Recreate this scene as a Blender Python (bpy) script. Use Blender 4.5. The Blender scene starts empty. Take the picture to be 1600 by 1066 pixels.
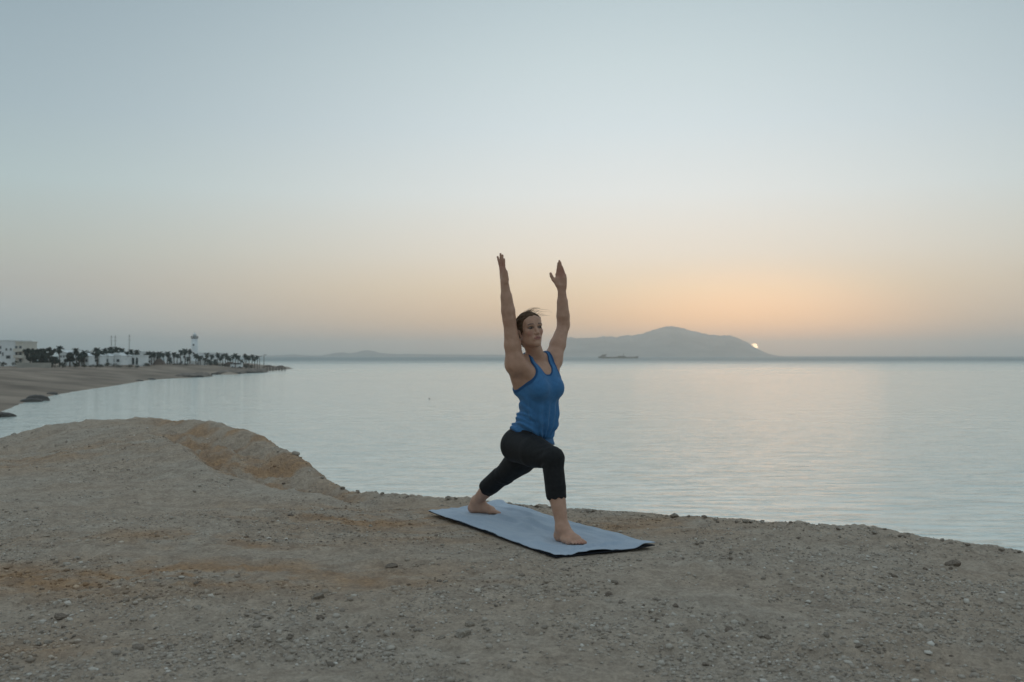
import bpy, bmesh, math, random
import numpy as np
from mathutils import Vector, Matrix

sc = bpy.context.scene
COL = sc.collection
R = math.radians

# ------------------------------------------------------------------ camera
F_PX = 1600 * 35.0 / 36.0          # focal length in photograph pixels
PITCH = math.atan(22.5 / F_PX)     # horizon sits a little below the middle
CAM_Z = 1.09
cam = bpy.data.objects.new('camera', bpy.data.cameras.new('camera'))
COL.objects.link(cam)
cam.location = (0, 0, CAM_Z)
cam.rotation_euler = (R(90) + PITCH, 0, 0)
cam.data.lens = 35.0
cam.data.sensor_width = 36.0
cam.data.clip_start = 0.05
cam.data.clip_end = 60000
cam.data.dof.use_dof = True
cam.data.dof.focus_distance = 6.1
cam.data.dof.aperture_fstop = 4.0
sc.camera = cam

# ------------------------------------------------------------------ sky, sun, exposure
SUN_AZ = math.atan((1179 - 800) / F_PX)        # to the right of the view axis
SUN_EL = math.atan((555.5 - 542.3) / F_PX)
sun_dir = Vector((math.sin(SUN_AZ) * math.cos(SUN_EL), math.cos(SUN_AZ) * math.cos(SUN_EL), math.sin(SUN_EL)))


def lin(c):
    return tuple((v / 255 / 12.92 if v / 255 <= 0.04045 else ((v / 255 + 0.055) / 1.055) ** 2.4) for v in c)


def build_world():
    w = bpy.data.worlds.new('World')
    sc.world = w
    w.use_nodes = True
    nt = w.node_tree
    n, l = nt.nodes, nt.links
    bg = n['Background']
    tc = n.new('ShaderNodeTexCoord')
    sep = n.new('ShaderNodeSeparateXYZ')
    l.new(tc.outputs['Generated'], sep.inputs[0])

    def ramp(stops):
        r = n.new('ShaderNodeValToRGB')
        e = r.color_ramp
        e.interpolation = 'EASE' if False else 'LINEAR'
        while len(e.elements) < len(stops):
            e.elements.new(0.5)
        for el, (p, c) in zip(e.elements, stops):
            el.position = p
            el.color = (*lin(c), 1)
        return r

    def math_node(op, a, b=None):
        m = n.new('ShaderNodeMath')
        m.operation = op
        for i, v in enumerate((a, b)):
            if v is None:
                continue
            if isinstance(v, (int, float)):
                m.inputs[i].default_value = v
            else:
                l.new(v, m.inputs[i])
        return m.outputs[0]

    z = math_node('MAXIMUM', sep.outputs[2], 0.0)
    near = ramp([(0.0, (214, 178, 156)), (0.014, (255, 196, 146)), (0.034, (255, 206, 152)), (0.066, (250, 222, 184)),
                 (0.10, (243, 230, 212)), (0.16, (232, 234, 231)), (0.223, (216, 226, 229)), (0.281, (204, 217, 220)),
                 (0.336, (190, 205, 210)), (0.55, (182, 198, 206)), (1.0, (180, 195, 204))])
    far = ramp([(0.0, (180, 187, 190)), (0.034, (180, 184, 183)), (0.066, (184, 181, 174)), (0.10, (185, 189, 181)),
                (0.16, (179, 195, 196)), (0.223, (166, 183, 190)), (0.336, (148, 166, 176)), (0.55, (164, 181, 190)),
                (1.0, (180, 195, 204))])
    l.new(z, near.inputs[0])
    l.new(z, far.inputs[0])
    # azimuth away from the bright side of the sky
    at = math_node('ARCTAN2', sep.outputs[0], sep.outputs[1])
    d = math_node('ABSOLUTE', math_node('SUBTRACT', at, R(7.5)))
    mr = n.new('ShaderNodeMapRange')
    mr.interpolation_type = 'SMOOTHSTEP'
    l.new(d, mr.inputs[0])
    mr.inputs[1].default_value = 0.0
    mr.inputs[2].default_value = R(39)
    mr.inputs[3].default_value = 1.0
    mr.inputs[4].default_value = 0.0
    mix = n.new('ShaderNodeMix')
    mix.data_type = 'RGBA'
    l.new(mr.outputs[0], mix.inputs[0])
    l.new(far.outputs[0], mix.inputs[6])
    l.new(near.outputs[0], mix.inputs[7])
    # glow round the sun and its small disc
    dot = n.new('ShaderNodeVectorMath')
    dot.operation = 'DOT_PRODUCT'
    nrm = n.new('ShaderNodeVectorMath')
    nrm.operation = 'NORMALIZE'
    l.new(tc.outputs['Generated'], nrm.inputs[0])
    l.new(nrm.outputs[0], dot.inputs[0])
    dot.inputs[1].default_value = sun_dir
    ang = math_node('ARCCOSINE', math_node('MINIMUM', dot.outputs['Value'], 0.9999999))
    # the glow lies flat along the horizon
    daz = math_node('SUBTRACT', at, SUN_AZ)
    dz = math_node('MULTIPLY', math_node('SUBTRACT', sep.outputs[2], math.sin(SUN_EL)), 2.3)
    wide = math_node('SQRT', math_node('ADD', math_node('MULTIPLY', daz, daz), math_node('MULTIPLY', dz, dz)))
    glow = n.new('ShaderNodeMapRange')
    glow.interpolation_type = 'SMOOTHERSTEP'
    l.new(wide, glow.inputs[0])
    glow.inputs[1].default_value = 0.0
    glow.inputs[2].default_value = R(14)
    glow.inputs[3].default_value = 0.52
    glow.inputs[4].default_value = 0.0
    disc = n.new('ShaderNodeMapRange')
    l.new(ang, disc.inputs[0])
    disc.inputs[1].default_value = R(0.155)
    disc.inputs[2].default_value = R(0.20)
    disc.inputs[3].default_value = 13.0
    disc.inputs[4].default_value = 0.0

    def add(base, fac, col):
        sc_ = n.new('ShaderNodeVectorMath')
        sc_.operation = 'SCALE'
        sc_.inputs[0].default_value = col
        l.new(fac, sc_.inputs['Scale'])
        a = n.new('ShaderNodeVectorMath')
        a.operation = 'ADD'
        l.new(base, a.inputs[0])
        l.new(sc_.outputs[0], a.inputs[1])
        return a.outputs[0]

    v = add(mix.outputs[2], glow.outputs[0], (1.0, 0.42, 0.12))
    v = add(v, disc.outputs[0], (1.0, 0.66, 0.36))
    # a trace of the clear-air sky on top
    sky = n.new('ShaderNodeTexSky')
    sky.sky_type = 'NISHITA'
    sky.sun_disc = False
    sky.sun_elevation = SUN_EL
    sky.sun_rotation = SUN_AZ
    sky.dust_density = 0.3
    sk = n.new('ShaderNodeVectorMath')
    sk.operation = 'SCALE'
    l.new(sky.outputs[0], sk.inputs[0])
    sk.inputs['Scale'].default_value = 0.004
    a = n.new('ShaderNodeVectorMath')
    a.operation = 'ADD'
    l.new(v, a.inputs[0])
    l.new(sk.outputs[0], a.inputs[1])
    l.new(a.outputs[0], bg.inputs[0])
    bg.inputs[1].default_value = 1.0


build_world()
sun = bpy.data.objects.new('sun', bpy.data.lights.new('sun', 'SUN'))
COL.objects.link(sun)
sun.data.energy = 0.03
sun.data.angle = R(14)
sun.data.color = (1.0, 0.55, 0.28)
sun.rotation_euler = (-sun_dir).to_track_quat('-Z', 'Y').to_euler()
sun.location = (300, 1200, 40)
sc.view_settings.view_transform = 'Standard'
sc.view_settings.look = 'None'
sc.view_settings.exposure = 0.0
sc.view_settings.gamma = 1.0
sc.cycles.max_bounces = 6
sc.cycles.volume_bounces = 1
sc.cycles.use_denoising = True

# ------------------------------------------------------------------ helpers
SEA_Z = -5.9


def P(px, py, Y):
    """photograph pixel at distance Y along the view axis -> world point"""
    x = (px - 800) / F_PX
    u = (533 - py) / F_PX
    d = Vector((x, math.cos(PITCH) - u * math.sin(PITCH), math.sin(PITCH) + u * math.cos(PITCH)))
    return Vector((0, 0, CAM_Z)) + d * (Y / d.y)


def G(px, py, z=0.0):
    """photograph pixel -> point on the level z"""
    a = P(px, py, 1.0) - Vector((0, 0, CAM_Z))
    return Vector((0, 0, CAM_Z)) + a * ((z - CAM_Z) / a.z)


def tag(o, label=None, cat=None, group=None, kind=None):
    if label:
        o['label'] = label
    if cat:
        o['category'] = cat
    if group:
        o['group'] = group
    if kind:
        o['kind'] = kind
    return o


def empty(name, loc=(0, 0, 0), rz=0.0):
    o = bpy.data.objects.new(name, None)
    COL.objects.link(o)
    o.location = loc
    o.rotation_euler = (0, 0, rz)
    o.empty_display_size = 0.1
    return o


def link_mesh(name, me, mat=None, parent=None, smooth=False):
    o = bpy.data.objects.new(name, me)
    COL.objects.link(o)
    if mat:
        me.materials.append(mat)
    if parent:
        o.parent = parent
    if smooth:
        me.polygons.foreach_set('use_smooth', [True] * len(me.polygons))
    return o


def np_mesh(name, v, f):
    me = bpy.data.meshes.new(name)
    v = np.asarray(v, dtype=np.float32)
    f = np.asarray(f, dtype=np.int32)
    k = f.shape[1]
    me.vertices.add(len(v))
    me.vertices.foreach_set('co', v.ravel())
    me.loops.add(f.size)
    me.loops.foreach_set('vertex_index', f.ravel())
    me.polygons.add(len(f))
    me.polygons.foreach_set('loop_start', np.arange(0, f.size, k, dtype=np.int32))
    me.update(calc_edges=True)
    me.validate()
    return me


class MB:
    """collects boxes, prisms and tubes into one mesh"""

    def __init__(self):
        self.v, self.f = [], []

    def box(self, x0, x1, y0, y1, z0, z1):
        b = len(self.v)
        self.v += [(x, y, z) for z in (z0, z1) for x, y in ((x0, y0), (x1, y0), (x1, y1), (x0, y1))]
        self.f += [tuple(b + i for i in q) for q in
                   ((3, 2, 1, 0), (4, 5, 6, 7), (0, 1, 5, 4), (1, 2, 6, 5), (2, 3, 7, 6), (3, 0, 4, 7))]
        return self

    def loft(self, rings, cap=True):
        """rings: list of equal-length point lists"""
        b = len(self.v)
        m = len(rings[0])
        for r in rings:
            self.v += [tuple(p) for p in r]
        for i in range(len(rings) - 1):
            for j in range(m):
                a0, a1 = b + i * m + j, b + i * m + (j + 1) % m
                self.f.append((a0, a1, a1 + m, a0 + m))
        if cap:
            self.f.append(tuple(b + j for j in reversed(range(m))))
            self.f.append(tuple(b + (len(rings) - 1) * m + j for j in range(m)))
        return self

    def lathe(self, prof, x=0, y=0, m=14):
        return self.loft([[(x + r * math.cos(2 * math.pi * j / m), y + r * math.sin(2 * math.pi * j / m), z)
                           for j in range(m)] for r, z in prof])

    def tube(self, pts, radii, m=6):
        rings = []
        pts = [Vector(p) for p in pts]
        for i, p in enumerate(pts):
            t = (pts[min(i + 1, len(pts) - 1)] - pts[max(i - 1, 0)]).normalized()
            a = t.orthogonal().normalized()
            if i:                                   # keep the frame from twisting
                a = (prev - t * prev.dot(t)).normalized()
            prev = a
            c = t.cross(a)
            r = radii[i]
            rings.append([p + (a * math.cos(2 * math.pi * j / m) + c * math.sin(2 * math.pi * j / m)) * r for j in range(m)])
        return self.loft(rings)

    def quad(self, *p):
        b = len(self.v)
        self.v += [tuple(q) for q in p]
        self.f.append(tuple(range(b, b + len(p))))
        return self

    def mesh(self, name):
        me = bpy.data.meshes.new(name)
        me.from_pydata([tuple(p) for p in self.v], [], self.f)
        me.update()
        return me

    def build(self, name, mat=None, parent=None, smooth=False):
        return link_mesh(name, self.mesh(name), mat, parent, smooth)


# ------------------------------------------------------------------ numpy value noise
_rng = np.random.default_rng(7)
_perm = _rng.permutation(512).astype(np.int64)
_perm = np.concatenate([_perm, _perm])
_val = _rng.random(512)


def vnoise(x, y):
    xi = np.floor(x).astype(np.int64)
    yi = np.floor(y).astype(np.int64)
    fx, fy = x - xi, y - yi
    fx = fx * fx * fx * (fx * (fx * 6 - 15) + 10)
    fy = fy * fy * fy * (fy * (fy * 6 - 15) + 10)
    xi &= 511
    yi &= 511
    h = lambda a, b: _val[_perm[_perm[a & 511] + (b & 511)] & 511]
    a, b_, c, d = h(xi, yi), h(xi + 1, yi), h(xi, yi + 1), h(xi + 1, yi + 1)
    return (a * (1 - fx) + b_ * fx) * (1 - fy) + (c * (1 - fx) + d * fx) * fy


def fbm(x, y, octaves=4, gain=0.5):
    s, a, t = 0.0, 1.0, 0.0
    for i in range(octaves):
        s = s + a * vnoise(x * 2 ** i + 17.3 * i, y * 2 ** i - 9.1 * i)
        t += a
        a *= gain
    return s / t


def smooth(a, b, x):
    t = np.clip((x - a) / (b - a), 0, 1)
    return t * t * (3 - 2 * t)


# ------------------------------------------------------------------ materials
def new_mat(name):
    m = bpy.data.materials.new(name)
    m.use_nodes = True
    nt = m.node_tree
    return m, nt.nodes, nt.links, nt.nodes['Principled BSDF']


def simple(name, col, rough=0.7, var=0.18, scale=3.0, bump=0.0, metal=0.0, spec=0.3):
    m, n, l, b = new_mat(name)
    tc = n.new('ShaderNodeTexCoord')
    no = n.new('ShaderNodeTexNoise')
    no.inputs['Scale'].default_value = scale
    no.inputs['Detail'].default_value = 5
    l.new(tc.outputs['Object'], no.inputs['Vector'])
    r = n.new('ShaderNodeValToRGB')
    r.color_ramp.elements[0].position = 0.3
    r.color_ramp.elements[1].position = 0.72
    r.color_ramp.elements[0].color = (*[c * (1 - var) for c in col], 1)
    r.color_ramp.elements[1].color = (*[min(1, c * (1 + var)) for c in col], 1)
    l.new(no.outputs[0], r.inputs[0])
    l.new(r.outputs[0], b.inputs['Base Color'])
    b.inputs['Roughness'].default_value = rough
    b.inputs['Metallic'].default_value = metal
    b.inputs['Specular IOR Level'].default_value = spec
    if bump:
        bp = n.new('ShaderNodeBump')
        bp.inputs['Strength'].default_value = bump
        bp.inputs['Distance'].default_value = 0.02
        l.new(no.outputs[0], bp.inputs['Height'])
        l.new(bp.outputs[0], b.inputs['Normal'])
    return m


def ground_material():
    m, n, l, b = new_mat('ground')
    tc = n.new('ShaderNodeTexCoord')
    at = n.new('ShaderNodeAttribute')
    at.attribute_name = 'stain'

    def noise(scale, detail=6, rough=0.6, dist=0.0):
        x = n.new('ShaderNodeTexNoise')
        x.inputs['Scale'].default_value = scale
        x.inputs['Detail'].default_value = detail
        x.inputs['Roughness'].default_value = rough
        x.inputs['Distortion'].default_value = dist
        l.new(tc.outputs['Object'], x.inputs['Vector'])
        return x.outputs[0]

    def ramp(src, stops):
        r = n.new('ShaderNodeValToRGB')
        e = r.color_ramp.elements
        while len(e) < len(stops):
            e.new(0.5)
        for k, (p, c) in zip(e, stops):
            k.position = p
            k.color = (*c, 1)
        l.new(src, r.inputs[0])
        return r.outputs[0]

    def mix(fac, a, c, mode='MIX'):
        x = n.new('ShaderNodeMix')
        x.data_type = 'RGBA'
        x.blend_type = mode
        if isinstance(fac, float):
            x.inputs[0].default_value = fac
        else:
            l.new(fac, x.inputs[0])
        l.new(a, x.inputs[6])
        l.new(c, x.inputs[7])
        return x.outputs[2]

    big, mid, fine = noise(0.9, 5), noise(7, 8, 0.65, 0.6), noise(60, 5, 0.7)
    grey = ramp(mid, [(0.25, (0.32, 0.258, 0.205)), (0.5, (0.455, 0.383, 0.31)), (0.78, (0.565, 0.485, 0.40))])
    tan = ramp(mid, [(0.25, (0.27, 0.155, 0.085)), (0.5, (0.42, 0.26, 0.15)), (0.78, (0.52, 0.355, 0.225))])
    sel = n.new('ShaderNodeMath')
    sel.operation = 'MULTIPLY_ADD'
    l.new(big, sel.inputs[0])
    sel.inputs[1].default_value = 1.1
    sel.inputs[2].default_value = -0.45
    s2 = n.new('ShaderNodeMath')
    s2.operation = 'ADD'
    s2.use_clamp = True
    l.new(sel.outputs[0], s2.inputs[0])
    l.new(at.outputs['Fac'], s2.inputs[1])
    s3 = n.new('ShaderNodeMath')
    s3.operation = 'MULTIPLY'
    s3.use_clamp = True
    l.new(s2.outputs[0], s3.inputs[0])
    l.new(ramp(mid, [(0.3, (0.55,) * 3), (0.7, (1.15,) * 3)]), s3.inputs[1])
    c = mix(s3.outputs[0], grey, tan)
    c = mix(1.0, c, ramp(fine, [(0.3, (0.72, 0.72, 0.72)), (0.55, (1, 1, 1)), (0.8, (1.18, 1.17, 1.15))]), 'MULTIPLY')
    vor = n.new('ShaderNodeTexVoronoi')
    vor.inputs['Scale'].default_value = 42
    l.new(tc.outputs['Object'], vor.inputs['Vector'])
    c = mix(0.5, c, ramp(vor.outputs['Color'], [(0.0, (0.75, 0.75, 0.75)), (0.6, (1, 1, 1)), (1.0, (1.22, 1.2, 1.17))]), 'MULTIPLY')
    l.new(c, b.inputs['Base Color'])
    b.inputs['Roughness'].default_value = 0.95
    b.inputs['Specular IOR Level'].default_value = 0.1
    h = n.new('ShaderNodeMath')
    h.operation = 'MULTIPLY_ADD'
    l.new(fine, h.inputs[0])
    h.inputs[1].default_value = 0.5
    l.new(noise(22, 8, 0.7), h.inputs[2])
    h2 = n.new('ShaderNodeMath')
    h2.operation = 'MULTIPLY_ADD'
    l.new(vor.outputs['Distance'], h2.inputs[0])
    h2.inputs[1].default_value = -0.35
    l.new(h.outputs[0], h2.inputs[2])
    bp = n.new('ShaderNodeBump')
    bp.inputs['Strength'].default_value = 0.9
    bp.inputs['Distance'].default_value = 0.02
    l.new(h2.outputs[0], bp.inputs['Height'])
    l.new(bp.outputs[0], b.inputs['Normal'])
    return m


def water_material():
    m, n, l, b = new_mat('sea_water')
    b.inputs['Base Color'].default_value = (0.19, 0.335, 0.345, 1)
    b.inputs['Roughness'].default_value = 0.10
    b.inputs['IOR'].default_value = 1.33
    b.inputs['Specular IOR Level'].default_value = 0.5
    tc = n.new('ShaderNodeTexCoord')

    def noise(sx, sy, detail, rough=0.5, dist=0.3):
        mp = n.new('ShaderNodeMapping')
        mp.inputs['Scale'].default_value = (sx, sy, 1)
        mp.inputs['Rotation'].default_value = (0, 0, R(-7))
        l.new(tc.outputs['Object'], mp.inputs[0])
        x = n.new('ShaderNodeTexNoise')
        x.inputs['Scale'].default_value = 1
        x.inputs['Detail'].default_value = detail
        x.inputs['Roughness'].default_value = rough
        x.inputs['Distortion'].default_value = dist
        l.new(mp.outputs[0], x.inputs['Vector'])
        return x.outputs[0]

    def ma(op, a, c):
        x = n.new('ShaderNodeMath')
        x.operation = op
        for i, v in enumerate((a, c)):
            if isinstance(v, float):
                x.inputs[i].default_value = v
            else:
                l.new(v, x.inputs[i])
        return x.outputs[0]

    swell = noise(0.10, 0.34, 2)
    chop = noise(0.9, 2.2, 4, 0.55)
    patch = noise(0.012, 0.03, 3)
    # open water beyond the reef is ruffled by the wind, the bay is calmer
    sp = n.new('ShaderNodeSeparateXYZ')
    l.new(tc.outputs['Object'], sp.inputs[0])
    far = n.new('ShaderNodeMapRange')
    far.interpolation_type = 'SMOOTHSTEP'
    l.new(ma('ADD', sp.outputs[1], ma('MULTIPLY', patch, 500.0)), far.inputs[0])
    far.inputs[1].default_value = 330
    far.inputs[2].default_value = 1900
    far.inputs[3].default_value = 0.0
    far.inputs[4].default_value = 1.0
    body = n.new('ShaderNodeMix')            # shallow bay, deep water outside
    body.data_type = 'RGBA'
    l.new(far.outputs[0], body.inputs[0])
    body.inputs[6].default_value = (0.62, 0.69, 0.64, 1)
    body.inputs[7].default_value = (0.07, 0.14, 0.155, 1)
    l.new(body.outputs[2], b.inputs['Base Color'])
    l.new(ma('MULTIPLY_ADD', far.outputs[0], 0.32), b.inputs['Roughness'])
    b.inputs['Roughness'].links[0].from_node.inputs[2].default_value = 0.11
    amp = ma('ADD', ma('ADD', patch, 0.2), ma('MULTIPLY', far.outputs[0], 2.0))
    mid = noise(0.30, 1.05, 3, 0.5, 0.8)
    h = ma('ADD', ma('MULTIPLY', swell, 0.32), ma('MULTIPLY', ma('MULTIPLY', chop, 0.20), amp))
    h = ma('ADD', h, ma('MULTIPLY', ma('POWER', mid, 3.5), 1.0))
    bp = n.new('ShaderNodeBump')
    bp.inputs['Strength'].default_value = 1.0
    bp.inputs['Distance'].default_value = 0.25
    l.new(h, bp.inputs['Height'])
    l.new(bp.outputs[0], b.inputs['Normal'])
    return m

# ------------------------------------------------------------------ the bluff
SKY_PX = np.array([-900, -500, -200, 0, 50, 100, 150, 200, 260, 330, 400, 460, 500, 540, 575, 620, 680, 740, 785, 900, 1000, 1100, 1200, 1300, 1400, 1500, 1600, 2000, 2600])
SKY_PY = np.array([900, 790, 715, 683, 673, 662, 656.5, 655, 657, 663, 680, 712, 738, 762, 776, 779, 782, 784, 788, 797, 805, 813, 821, 831, 841, 851, 861, 900, 950])
SKY_Y = np.array([9, 12, 14, 14, 13.8, 13.6, 13.3, 13, 12.7, 12.0, 11.2, 10.2, 9.5, 8.7, 8.15, 7.95, 7.75, 7.6, 7.5, 7.25, 6.95, 6.7, 6.5, 6.3, 6.15, 6.0, 5.9, 5.6, 5.2])
_h = []
for a_, b_, c_ in zip(SKY_PX, SKY_PY, SKY_Y):
    _h.append(P(a_, b_, c_).z)
SKY_Z = np.array(_h)
TAN_A = (SKY_PX - 800) / F_PX


def smooth_interp(x, xs, ys):
    """linear interpolation softened by averaging neighbours"""
    o = 0
    for k in (-0.012, -0.006, 0, 0.006, 0.012):
        o = o + np.interp(x + k, xs, ys)
    return o / 5


def bluff(x, y):
    """height and stain of the bluff at plan position x, y (in front of the camera)"""
    yy = np.maximum(y, 0.6)
    ta = np.clip(x / yy, -1.6, 1.6)
    yc = smooth_interp(ta, TAN_A, SKY_Y) + 0.12 * (fbm(ta * 22, ta * 0 + 3.3, 4) - 0.5)
    zc = smooth_interp(ta, TAN_A, SKY_Z)
    ys = np.where(zc > 0.02, 7.3, yc - 2.6)
    t = np.clip((y - ys) / np.maximum(yc - ys, 0.4), 0, 1)
    rise = zc * (t * t * (3 - 2 * t) * 0.75 + t * 0.25)
    over = np.maximum(y - yc, 0)
    fall = np.where(over < 0.5, 0.62 * over ** 2, 0.155 + 0.62 * (over - 0.5) + 0.10 * np.minimum(over - 0.5, 2))
    z = rise - np.minimum(fall, 7.2)
    # a worn slope facing the water on the right flank of the mound
    pxs = 800 + F_PX * ta
    rim = np.interp(pxs, [150, 210, 290, 335, 440, 575, 640], [12.9, 11.6, 9.9, 9.0, 8.0, 7.5, 7.4])
    rim = rim + 0.5 * (fbm(x * 1.3, y * 1.3 + 11, 4) - 0.5)
    scar = smooth(-0.25, 0.6, y - rim) * smooth(190, 300, pxs) * smooth(600, 540, pxs)
    dip = smooth(-0.15, 0.8, y - rim) * smooth(0.0, 0.9, yc - y)
    z = z - 0.13 * dip * smooth(200, 300, pxs) * smooth(590, 520, pxs)
    gul = np.abs(fbm(x * 2.1 + y * 1.2, y * 1.7 - x, 5) - 0.5)
    lump = fbm(x * 4.2 - y, y * 4.2 + 5, 4)
    z = z + 0.17 * scar * (lump - 0.5) * smooth(0.05, 0.9, yc - y)
    z = z - 0.24 * scar * (0.22 - gul) * smooth(0.0, 0.9, yc - y)
    # little hollows and hummocks
    z = z + 0.10 * (fbm(x * 0.55 + 3, y * 0.55, 3) - 0.5) * smooth(0.9, 2.0, np.hypot((x - 0.2) / 1.2, (y - 6.4) / 1.2))
    z = z + 0.060 * (fbm(x * 1.5 + 30, y * 1.5 + 4, 3) - 0.5) * smooth(0.9, 1.6, np.hypot((x - 0.15) / 0.9, (y - 6.35) / 1.2))
    near_mat = smooth(0.62, 0.95, np.hypot((x - 0.12) * 0.88 + (y - 6.33) * 0.47, ((y - 6.33) * 0.88 - (x - 0.12) * 0.47) * 0.58))
    rough = (0.030 * (fbm(x * 3.1, y * 3.1, 4) - 0.5) + 0.022 * np.maximum(fbm(x * 9 + 40, y * 9, 4, 0.6) - 0.52, 0) * 2
             + 0.010 * (fbm(x * 26, y * 26 + 9, 3) - 0.5))
    crust = smooth(0.46, 0.62, fbm(x * 1.3 + 60, y * 1.3, 3))
    rough = rough * 1.35 + crust * 0.055 * np.maximum(fbm(x * 15 + 3, y * 15, 4, 0.6) - 0.50, 0)
    z = z + rough * (0.22 + 0.78 * near_mat)
    # stains of ochre earth
    st = 0.85 * scar * (0.15 + 0.85 * smooth(0.36, 0.60, fbm(x * 2.6 + 7, y * 1.9, 5, 0.6)))
    for (px, py, sx, sy, k) in ((250, 905, 1.35, 0.35, 1.1), (330, 850, 0.9, 0.25, 0.7), (600, 805, 0.95, 0.55, 1.0), (150, 930, 0.8, 0.2, 0.4),
                                (60, 720, 1.6, 0.9, 0.5), (420, 925, 0.5, 0.12, 0.5), (480, 900, 0.6, 0.2, 0.3), (700, 835, 0.6, 0.35, 0.6),
                                (980, 815, 0.9, 0.4, 0.55), (20, 1020, 0.5, 0.15, 0.5), (200, 690, 2.0, 0.4, 0.2)):
        c = G(px, py)
        d2 = ((x - c.x) / sx) ** 2 + ((y - c.y) / sy) ** 2
        st = np.maximum(st, k * np.exp(-d2) * smooth(0.25, 0.6, fbm(x * 2.3 + px, y * 4.1, 5, 0.62)) * (0.55 + 0.9 * fbm(x * 9 + px, y * 9, 3)) * 1.2)
    return z, np.clip(st, 0, 1)


def ground_z(x, y):
    return float(bluff(np.array([float(x)]), np.array([float(y)]))[0][0])


M_GROUND = ground_material()


def build_bluff():
    inner = np.radians(np.linspace(-33, 33, 1000))
    outer = np.radians(np.concatenate([np.linspace(-86, -33, 70)[:-1]]))
    th = np.concatenate([outer, inner, -outer[::-1]])
    y = [0.35]
    while y[-1] < 40:
        y.append(y[-1] * (1.0030 if 2.6 < y[-1] < 14.6 else 1.03))
    rr = np.array(y)
    # rows run at constant distance along the view axis in front, round arcs at the sides
    T, Q = np.meshgrid(th, rr)
    rad = Q / np.maximum(np.cos(T), 0.55)
    X, Y = rad * np.sin(T), rad * np.cos(T)
    z, st = bluff(X.ravel(), Y.ravel())
    nr, nc = X.shape
    v = np.stack([X.ravel(), Y.ravel(), z], 1)
    i = (np.arange(nr - 1)[:, None] * nc + np.arange(nc - 1)[None]).ravel()
    f = np.stack([i, i + 1, i + nc + 1, i + nc], 1)
    keep = (v[f][:, :, 2].max(1) > SEA_Z - 1.2)
    me = np_mesh('ground', v, f[keep])
    a = me.attributes.new('stain', 'FLOAT', 'POINT')
    a.data.foreach_set('value', st.astype(np.float32))
    o = link_mesh('ground', me, M_GROUND, None, True)
    return tag(o, 'pale stony earth of the bluff with ochre stains', None, None, 'structure')


build_bluff()
# the ground goes on behind the camera
_mb = MB()
_mb.box(-9, 6, -8, 0.6, -0.6, -0.03)
tag(_mb.build('ground', M_GROUND), None, None, None, 'structure')


# ------------------------------------------------------------------ the sea
def build_sea():
    th = np.linspace(-math.pi, math.pi, 97)[:-1]
    r = [2.0]
    while r[-1] < 12500:
        r.append(r[-1] * 1.35)
    r[-1] = 12500
    v = [(0, 0, SEA_Z)] + [(q * math.sin(t), q * math.cos(t), SEA_Z) for q in r for t in th]
    m = len(th)
    mb = MB()
    mb.v = v
    mb.f = [(0, 1 + (j + 1) % m, 1 + j) for j in range(m)]
    for i in range(len(r) - 1):
        for j in range(m):
            a, b = 1 + i * m + j, 1 + i * m + (j + 1) % m
            mb.f.append((a, b, b + m, a + m))
    o = mb.build('sea', water_material())
    return tag(o, None, None, None, 'structure')


build_sea()

# ------------------------------------------------------------------ far shore on the left
SHORE = [(0.0, 14.5), (-8, 18), (-16, 26), (-30, 44), (-46, 80)]
for px_, py_ in ((0, 650), (18, 641), (40, 631), (62, 624.5), (95, 616.5), (130, 610.5), (165, 605.5), (200, 600), (232, 594.5), (262, 592), (270, 591.5), (295, 591), (316, 589),
                 (319, 586.5), (330, 585), (352, 585.6), (374, 585), (377, 582.6), (392, 583.2), (408, 582.5), (411, 580.2), (430, 579), (447, 577.5), (458, 576.2), (440, 574.5)):
    g_ = G(px_, py_, SEA_Z)
    SHORE.append((g_.x, g_.y))
SHORE += [(-150, 620), (-260, 700), (-700, 760), (-700, 14)]
SH = np.array(SHORE)


def shore_inland(x, y):
    """distance inside the shore line (negative at sea)"""
    p = np.stack([x, y], 1)
    d = np.full(len(x), 1e9)
    inside = np.zeros(len(x), bool)
    n_ = len(SH)
    for i in range(n_):
        a, b = SH[i], SH[(i + 1) % n_]
        ab = b - a
        t = np.clip(((p - a) @ ab) / (ab @ ab), 0, 1)
        d = np.minimum(d, np.linalg.norm(p - a - t[:, None] * ab, axis=1))
        c = (a[1] > y) != (b[1] > y)
        xc = (b[0] - a[0]) * (y - a[1]) / np.where(b[1] == a[1], 1e-9, b[1] - a[1]) + a[0]
        inside ^= c & (x < xc)
    return np.where(inside, d, -d)


def far_z(x, y):
    s = shore_inland(x, y)
    flat = smooth(300, 420, y)                      # the far point is lower, with a small bank
    h = np.where(s > 0, np.minimum(0.105 * s, 3.1) * (1 - 0.25 * flat) + flat * 0.8 * smooth(0, 2.5, s), 0.25 * s)
    h = h + smooth(4, 22, s) * (1.0 * (fbm(x * 0.05, y * 0.05, 4) - 0.5) + 0.9 * (fbm(x * 0.18 + 5, y * 0.12, 4) - 0.5)) * (1 - 0.5 * smooth(40, 80, s))
    return SEA_Z - 0.05 + np.maximum(h, -2.0) + 0.12 * (fbm(x * 0.6, y * 0.6, 3) - 0.5) * smooth(-1, 2, s)


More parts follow.
